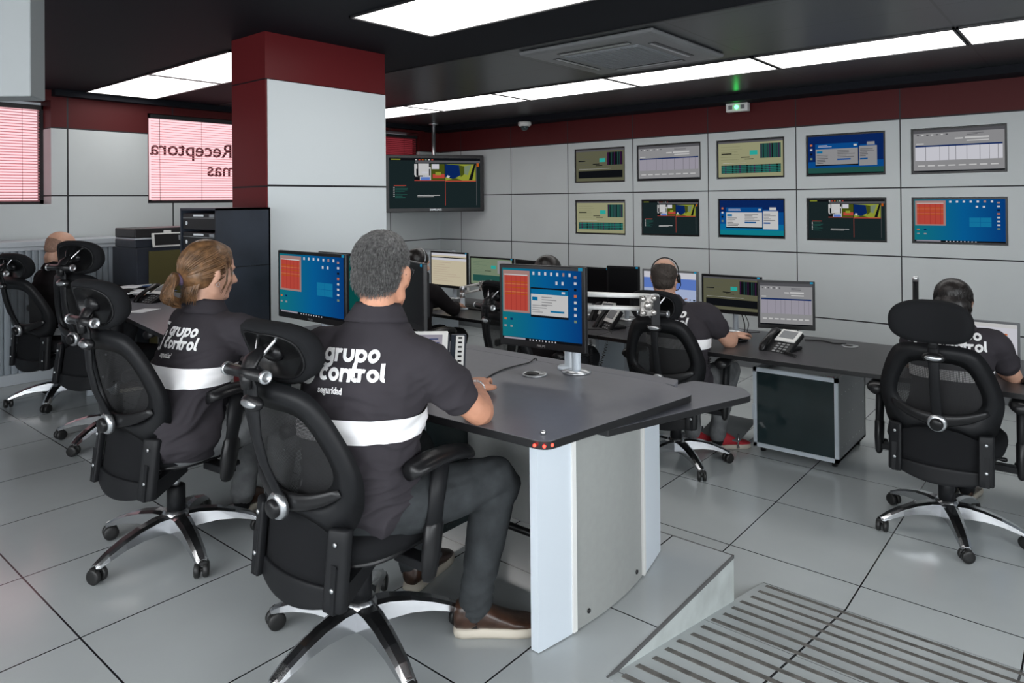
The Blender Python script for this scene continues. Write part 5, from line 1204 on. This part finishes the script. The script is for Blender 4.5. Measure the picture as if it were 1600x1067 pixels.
J = dict(floor=0, fp=-8, ft=-8, fh=0, pitch=12, pel=(3.84, 2.97, .55), waist=(3.84, 2.97, .70), chest=(3.87, 2.97, .88), neck=(3.90, 2.97, 1.04), head=(3.93, 2.97, 1.165),
         shR=(3.89, 2.80, .965), shL=(3.93, 3.14, .965), elR=(3.78, 2.62, .80), elL=(4.08, 3.20, .80), wrR=(3.98, 2.66, .735), wrL=(4.32, 3.14, .79),
         hipR=(3.88, 2.88, .55), hipL=(3.88, 3.06, .55), knR=(4.26, 2.86, .56), knL=(4.26, 3.06, .56), anR=(4.24, 2.86, .12), anL=(4.24, 3.06, .12))
J['shR'] = (3.82, 2.80, .965); J['elR'] = (3.64, 2.60, .75); J['wrR'] = (3.86, 2.72, .66); J['haR'] = (3.95, 2.77, .65)
p5, pt, Rm, so, bv, j, r_, f_ = person('person in black hidden behind the big blue monitor, only dark hair showing', J, 'shirt_k', 'trous_k', 'skin_l', .98, .8, .010, .004, 7, 1.0, body_vox=.006)
hair_shell(p5, [(-.020, 0, .040, .104, .090, .092), (-.050, 0, -.025, .080, .086, .085)], pt, Rm, 'hair_k', .006, .001, 50)
# ================================================================ MONITORS
def mon_at(kind, uL, uR, vt, vb, X, yaw, label, h=None, **k):
    a = hit(uL, vt, 0, X); b = hit(uR, vt, 0, X); c_ = hit((uL+uR)/2, vb, 0, X)
    return None
def mon(kind, X, Y0, Y1, z0, z1, yaw, label, **k):
    """front face spans Y1..Y0 when yaw = 0"""
    w_ = (Y0-Y1)/cos(yaw); return monitor(kind, V((X, (Y0+Y1)/2, (z0+z1)/2)), yaw, w_, z1-z0, label, **k)
BLK = 'monitors on the platform desks'; LD = 'monitors on the long desk'
mon('desk', 1.98, 3.215, 2.655, 1.115, 1.438, R_(0), 'black monitor left of the grey-haired man, blue desktop with red list', group=BLK, desk=ZD, brand='PHILIPS')
mon('teal', 2.36, 3.42, 2.93, 1.06, 1.40, R_(0), 'black monitor with a plain teal screen behind the grey-haired man', group=BLK, desk=ZD)
monitor('off', V((2.150, 2.45, 1.27)), R_(-23), .50, .285, 'dark monitor turned edge-on right of the grey-haired head', group=BLK, desk=ZD, d=.04)
monitor('desk_dialog', V((2.297, 1.778, 1.245)), R_(8), .405, .330, 'large black monitor on a silver pole, blue desktop with a white dialog', group=BLK, desk=ZD, brand='PHILIPS', d=.045, py=-.115)
mon('white', 4.78, 5.06, 4.56, .86, 1.195, R_(0), 'monitor with a cream document at the left end of the long desk', group=LD, desk=.74)
mon('greenmap', 4.80, 4.55, 4.02, .90, 1.165, R_(0), 'monitor with a pale green map beside the cream document screen', group=LD, desk=.74)
mon('off', 4.72, 3.98, 3.45, .86, 1.165, R_(-12), 'switched-off monitor half hidden behind the big blue monitor', group=LD, desk=.74)
mon('off', 4.75, 3.39, 2.99, .86, 1.14, R_(0), 'switched-off monitor left of the other black screen, behind the white arm', group=LD, desk=.74)
mon('off', 4.72, 2.985, 2.72, .855, 1.165, R_(10), 'switched-off monitor next to the landscape picture', group=LD, desk=.74)
mon('sky', 4.74, 2.69, 2.245, .805, 1.155, R_(2), 'grey framed monitor with a blue sky landscape behind the headset man', group=LD, desk=.74, frame='ac')
mon('map_dark', 4.76, 2.225, 1.79, .885, 1.143, R_(0), 'monitor with a dim map and purple block on the long desk', group=LD, desk=.74)
mon('table_dark', 4.70, 1.775, 1.44, .83, 1.135, R_(18), 'monitor with a dim grey table, nearest to the beige-screen telephone', group=LD, desk=.74)
t = thing('laptop_computer', 'small screen with a pale window in front of the woman at the right', 'computer', (4.72, .53, .74), 0)
MB().box(-.02, .02, -.13, .13, 0, .012).build('screen_stand', M['panel_dk'], t); lid = MB().box(0, .018, -.17, .17, .012, .245).build('bezel', M['panel_dk'], t, bev=.004)
sc = display_face(t, 'laptop', .315, .205, -.0008); sc.location = (0, 0, .13)
t = thing('monitor_pole', 'bare dark monitor pole with a silver cap beside the black headrest', 'pole', (4.72, .86, .74))
MB().lathe([(.016, .0005), (.016, .44)], n=16).build('pole_tube', M['blackm'], t); MB().lathe([(.018, .44), (.018, .465), (.012, .47)], n=16).build('silver_cap', M['silver'], t); MB().lathe([(.06, .0005), (.06, .008), (.02, .012)], n=20).build('pole_foot', M['black'], t)
# ================================================================ MONITOR ARMS
def arm(x, y, z0, zj, dirs, label, head=None, az=0.):
    """post with a jointed two-rail arm; dirs = [(dx, dy, dz)] of successive links"""
    t = thing('articulated_monitor_mount', label, 'monitor arm', (x, y, z0), 0, 'monitor arms')
    MB().lathe([(.05, .0005), (.05, .010), (.020, .014), (.020, zj-z0-.06)], n=20).build('arm_post', M['alu'], t)
    p = V((0, 0, zj-z0))
    def joint(c_): MB().lathe([(.021, -.060), (.024, -.052), (.024, -.018), (.021, -.016), (.021, -.010), (.025, -.008), (.025, .030), (.018, .040)], c_, n=20).build('joint_cylinder', M['silver'], t)
    joint(p)
    for d in dirs:
        q = p+V(d); u = (q-p).normalized(); mb = MB()
        mb.tube([p+u*.02+V((0, 0, .030)), q-u*.02+V((0, 0, .030))], .011, 8, side=(0, 0, 1), flat=1.3); mb.tube([p+u*.02+V((0, 0, -.024)), q-u*.02+V((0, 0, -.024))], .010, 8, side=(0, 0, 1), flat=1.3)
        mb.tube([p+u*.05+V((0, 0, .02)), p+u*.05-V((0, 0, .022))], .012, 8); mb.tube([q-u*.05+V((0, 0, .02)), q-u*.05-V((0, 0, .022))], .012, 8)
        mb.build('arm_link', M['white'], t); p = q; joint(p)
    c_ = p; R3 = Matrix.Rotation(az, 3, 'Z')
    mb = MB(); mt = Matrix.Translation(c_) @ R3.to_4x4()
    mb.box(-.06, -.025, -.018, .018, -.085, .035, mt); mb.build('tilt_head', M['blackm'], t, bev=.003)
    mb = MB(); mt = mt @ Matrix.Translation((0, .062, 0)) @ Matrix.Rotation(R_(25), 4, 'Z'); R3 = mt.to_3x3(); c_ = mt.translation; mb.box(-.076, -.064, -.036, .036, -.042, .042, mt)
    for a in (-.026, .026):
        for b in (-.030, .030): mb.lathe([(.012, 0), (.012, .006), (.004, .007)], c_+R3 @ V((-.076, a, b)), R3 @ V((-1, 0, 0)), 12)
    mb.lathe([(.02, 0), (.02, .008), (.006, .010)], c_+R3 @ V((-.076, 0, 0)), R3 @ V((-1, 0, 0)), 16); mb.build('mounting_plate', M['pcb'], t)
    return t
a2 = far(1022, 474, 3.02); ax_, ay_ = 2.44, 1.74
arm(ax_, ay_, ZD, a2.z+.02, [tuple(a2-V((ax_, ay_, a2.z+.02)))], 'long white monitor arm reaching right from behind the big blue monitor, its plate bare', az=R_(35))
arm(4.42, 4.28, .74, .90, [(.14, -.20, .05)], 'silver monitor arm beside the typing hand at the back', az=R_(10))
arm(4.45, 3.80, .74, .915, [(.12, -.32, .03)], 'silver monitor arm reaching behind the left edge of the big blue monitor', az=R_(-60))
# ================================================================ DESK THINGS
def telephone(x, y, z, yaw, label, s=1., dark=True, ext=False, kind='desk'):
    t = thing('telephone', label, 'telephone', (x, y, z), yaw, None); tl = Matrix.Rotation(RAD(-28 if kind == 'desk' else -52), 4, 'Y')
    def B(n, m, *b, bev=.003, par=None):
        o = MB().box(*b, mtx=Matrix.Translation((0, 0, .022)) @ tl).build(n, m, par or t, bev); return o
    MB().box(-.04, .10, -.08, .08, .0005, .02).build('phone_base', M['blackm'], t, bev=.006)
    body = B('phone_body', M['blackm' if dark else 'navy'], -.11, .12, -.095, .095, .0, .03, bev=.010)
    B('display_frame', M['white'], .005, .122, -.090, .045, .0305, .040, bev=.008); B('display', scm('lav') if not dark else M['panel_dk'], .035, .105, -.070, .028, .0405, .042)
    if not dark: B('display_text', scm('navy'), .05, .054, -.06, .02, .0422, .0426); B('display_text', scm('navy'), .07, .0735, -.06, -.01, .0422, .0426); B('display_text', scm('navy'), .085, .089, -.055, .01, .0422, .0426)
    mb = MB(); 
    for i in range(4):
        for k in range(3): mb.box(-.095+.024*i, -.082+.024*i, -.070+.03*k, -.052+.03*k, .0305, .034, Matrix.Translation((0, 0, .022)) @ tl)
    mb.build('keypad', M['ac'] if dark else M['silver'], t)
    mb = MB(); mm = Matrix.Translation((0, 0, .022)) @ tl
    mb.tube([mm @ V(p) for p in ((-.10, .072, .036), (-.075, .072, .052), (0, .072, .060), (.075, .072, .054), (.105, .072, .038))], [.020, .024, .017, .024, .020], 14, side=mm.to_3x3() @ V((0, 1, 0)), flat=.7, round_ends=True); mb.build('handset', M['black'], t)
    if ext:
        B('extension_strip', M['white'], -.10, .11, -.150, -.118, .018, .026, bev=.004); mb = MB()
        for i in range(11): mb.box(-.09+.0185*i, -.084+.0185*i, -.142, -.128, .0262, .029, mm)
        mb.build('extension_key', M['black'], t); B('extension_body', M['navy'], -.11, .12, -.156, -.098, .0, .018, bev=.004)
    return t
telephone(2.016, 2.185, ZD, R_(40), 'cream and grey telephone with a key strip beside the grey-haired man', dark=False, ext=True, kind='steep').scale = (1.14, 1.14, 1.14)
telephone(4.42, 1.54, .74, R_(-12), 'black telephone with a beige display frame on the long desk', dark=True)
telephone(4.42, 2.79, .74, R_(-30), 'black telephone standing left of the headset man', dark=True, kind='steep')
telephone(4.66, 2.99, .74, R_(-10), 'black telephone behind the other one, below the white arm', dark=True, kind='steep')
def mouse(x, y, z, yaw, label):
    t = thing('computer_mouse', label, 'mouse', (x, y, z), yaw); mb = MB(); mb.ball((0, 0, .010), (.055, .031, .022), 20, 12)
    mb.v = [V((p.x, p.y, max(p.z, .0006))) for p in mb.v]; mb.build('mouse_shell', M['black'], t)
    MB().lathe([(.006, -.003), (.006, .003)], (.030, 0, .028), (0, 1, 0), 12).build('scroll_wheel', M['panel_dk'], t)
    return t
mouse(1.955, 1.80, ZD, R_(35), 'black mouse under the right hand of the grey-haired man')
mouse(4.53, 1.835, .74, R_(-6), 'black mouse under the right hand of the headset man')
mouse(2.325, 5.72, ZD, R_(10), 'black mouse under the hand of the bald man with glasses')
mouse(4.37, .305, .74, R_(0), 'black mouse on the long desk at the right edge of the photo')
def keyboard(x, y, z, yaw, label):
    t = thing('keyboard', label, 'keyboard', (x, y, z), yaw); MB().box(-.075, .075, -.22, .22, .0005, .016).build('keyboard_case', M['black'], t, bev=.004); mb = MB()
    for i in range(5):
        for k in range(20): mb.box(-.062+.025*i, -.042+.025*i, -.21+.021*k, -.193+.021*k, .016, .021)
    mb.build('keys', M['blackm'], t)
keyboard(4.64, 2.10, .74, R_(-8), 'black keyboard before the headset man')
keyboard(4.52, 4.16, .74, R_(0), 'black keyboard by the typing hand at the back')
def cord(pts, r, label, n=5, name='cord'):
    c_ = curve([tuple(p) for p in pts], n); o = MB().tube([V(p) for p in c_], r, 7, round_ends=True).build(name, M['cord']); return tag(o, label, 'cord')
cord([(2.005, 1.835, ZD+.012), (2.10, 1.90, ZD+.004), (2.25, 1.94, ZD+.004), (2.40, 1.93, ZD+.005), (2.463, 1.95, ZD+.006), (2.475, 1.94, ZD-.01), (2.473, 1.93, ZD-.2)], .003, 'thin black mouse cord crossing the nearest desk')
def coil(a, b, sag, label, r=.010, turns=26):
    a, b = V(a), V(b); pts = []; n = turns*8
    for i in range(n+1):
        q = i/n; p = a.lerp(b, q)+V((0, 0, -sag*4*q*(1-q))); t = 2*pi*turns*q; pts.append(p+V((r*cos(t), r*sin(t), 0)) if abs((b-a).z) > .2 else p+V((0, r*cos(t), r+r*sin(t))))
    return tag(MB().tube(pts, .0026, 5).build('coiled_cord', M['cord']), label, 'cord')
coil((4.095, 2.735, .71), (4.09, 2.74, .36), 0, 'coiled telephone cord hanging straight down left of the headset man', .009, 30)
coil((4.09, 2.60, .71), (4.09, 2.71, .42), .02, 'coiled telephone cord hanging slanted beside the straight one', .009, 18)
coil((4.40, 1.62, .741), (4.25, 1.40, .741), 0, 'coiled cord lying before the beige-display telephone', .008, 22)
coil((4.09, 1.86, .71), (4.10, 1.93, .46), .01, 'coiled cord hanging beside the armrest of the headset man', .008, 18)
cord([(4.86, 1.98, .885), (4.90, 1.97, .80), (4.86, 1.95, .755), (4.80, 1.93, .742), (4.84, 1.90, .742)], .004, 'black cable looping behind the dim map monitor')
cord([(4.86, 1.96, .885), (4.88, 1.93, .80), (4.84, 1.92, .745), (4.90, 1.86, .743)], .003, 'second black cable behind the dim map monitor')
cord([(4.80, 1.52, .745), (4.84, 1.42, .744), (4.80, 1.34, .744), (4.84, 1.28, .744)], .004, 'black cable lying below the dim table monitor')
cord([(4.30, 3.05, .744), (4.26, 2.90, .744), (4.34, 2.76, .744), (4.24, 2.66, .744)], .003, 'thin cable on the long desk under the white arm')
cord([(4.12, 2.93, .708), (4.08, 2.92, .62), (4.08, 2.85, .585), (4.09, 2.80, .63), (4.11, 2.82, .708)], .007, 'thick black cable loop hanging under the long desk')
cord([(4.12, 3.0, .708), (4.08, 3.0, .58), (4.08, 2.93, .50), (4.09, 2.87, .53), (4.11, 2.88, .708)], .0025, 'thin black cable loop hanging under the long desk')
grommet(4.782, 1.241, .74, 'silver cable grommet on the long desk right of the telephone', .05)
# papers, bottle and clutter on the far left desk
r = random.Random(12)
wh = ['topmost', 'crumpled', 'folded', 'blue-printed']
for k in range(16):
    x = r.uniform(2.12, 2.50); y = r.uniform(5.45, 6.15); a = r.uniform(0, 3)
    t = tag(MB().box(-.10, .10, -.07, .07, 0, .0035, Matrix.Rotation(r.uniform(-.03, .03), 4, 'X')).build('paper_sheet', M['paper' if k % 3 else 'blue_paper']), 'loose white or blue sheet in the heap on the far left desk', 'paper', 'papers heaped on the far left desk')
    t.location = (x, y, ZD+.003+.0045*k); t.rotation_euler = (0, 0, a)
t = tag(MB().box(-.09, .09, -.06, .06, 0, .003).build('paper_sheet', M['paper'], bev=.001), 'single white sheet near the desk edge beside the ponytail', 'paper'); t.location = (2.02, 4.90, ZD+.001); t.rotation_euler = (0, 0, .5)
t = thing('plastic_bottle', 'small white bottle on the far left desk among papers', 'bottle', (2.33, 5.20, ZD)); MB().lathe([(.024, .0005), (.027, .004), (.027, .10), (.022, .115), (.012, .122)], n=20).build('bottle_body', M['white'], t); MB().lathe([(.013, .122), (.013, .150), (.010, .153)], n=16).build('cap', M['paper'], t)
telephone(2.28, 5.33, ZD, R_(10), 'dark telephone between the bald man and the bottle', dark=True)
t = thing('key_bunch', 'small bunch of silver keys on the desk at the back', 'keys', (4.22, 3.70, .74)); mb = MB()
for a in (0, .7, 1.5): mb.box(0, .05, -.005, .005, .001+.002*a, .003+.002*a, Matrix.Rotation(a, 4, 'Z')); 
mb.build('key', M['silver'], t); MB().tube([V((.012*cos(q), .012*sin(q), .004)) for q in [2*pi*i/14 for i in range(15)]], .0012, 6).build('key_ring', M['silver'], t)
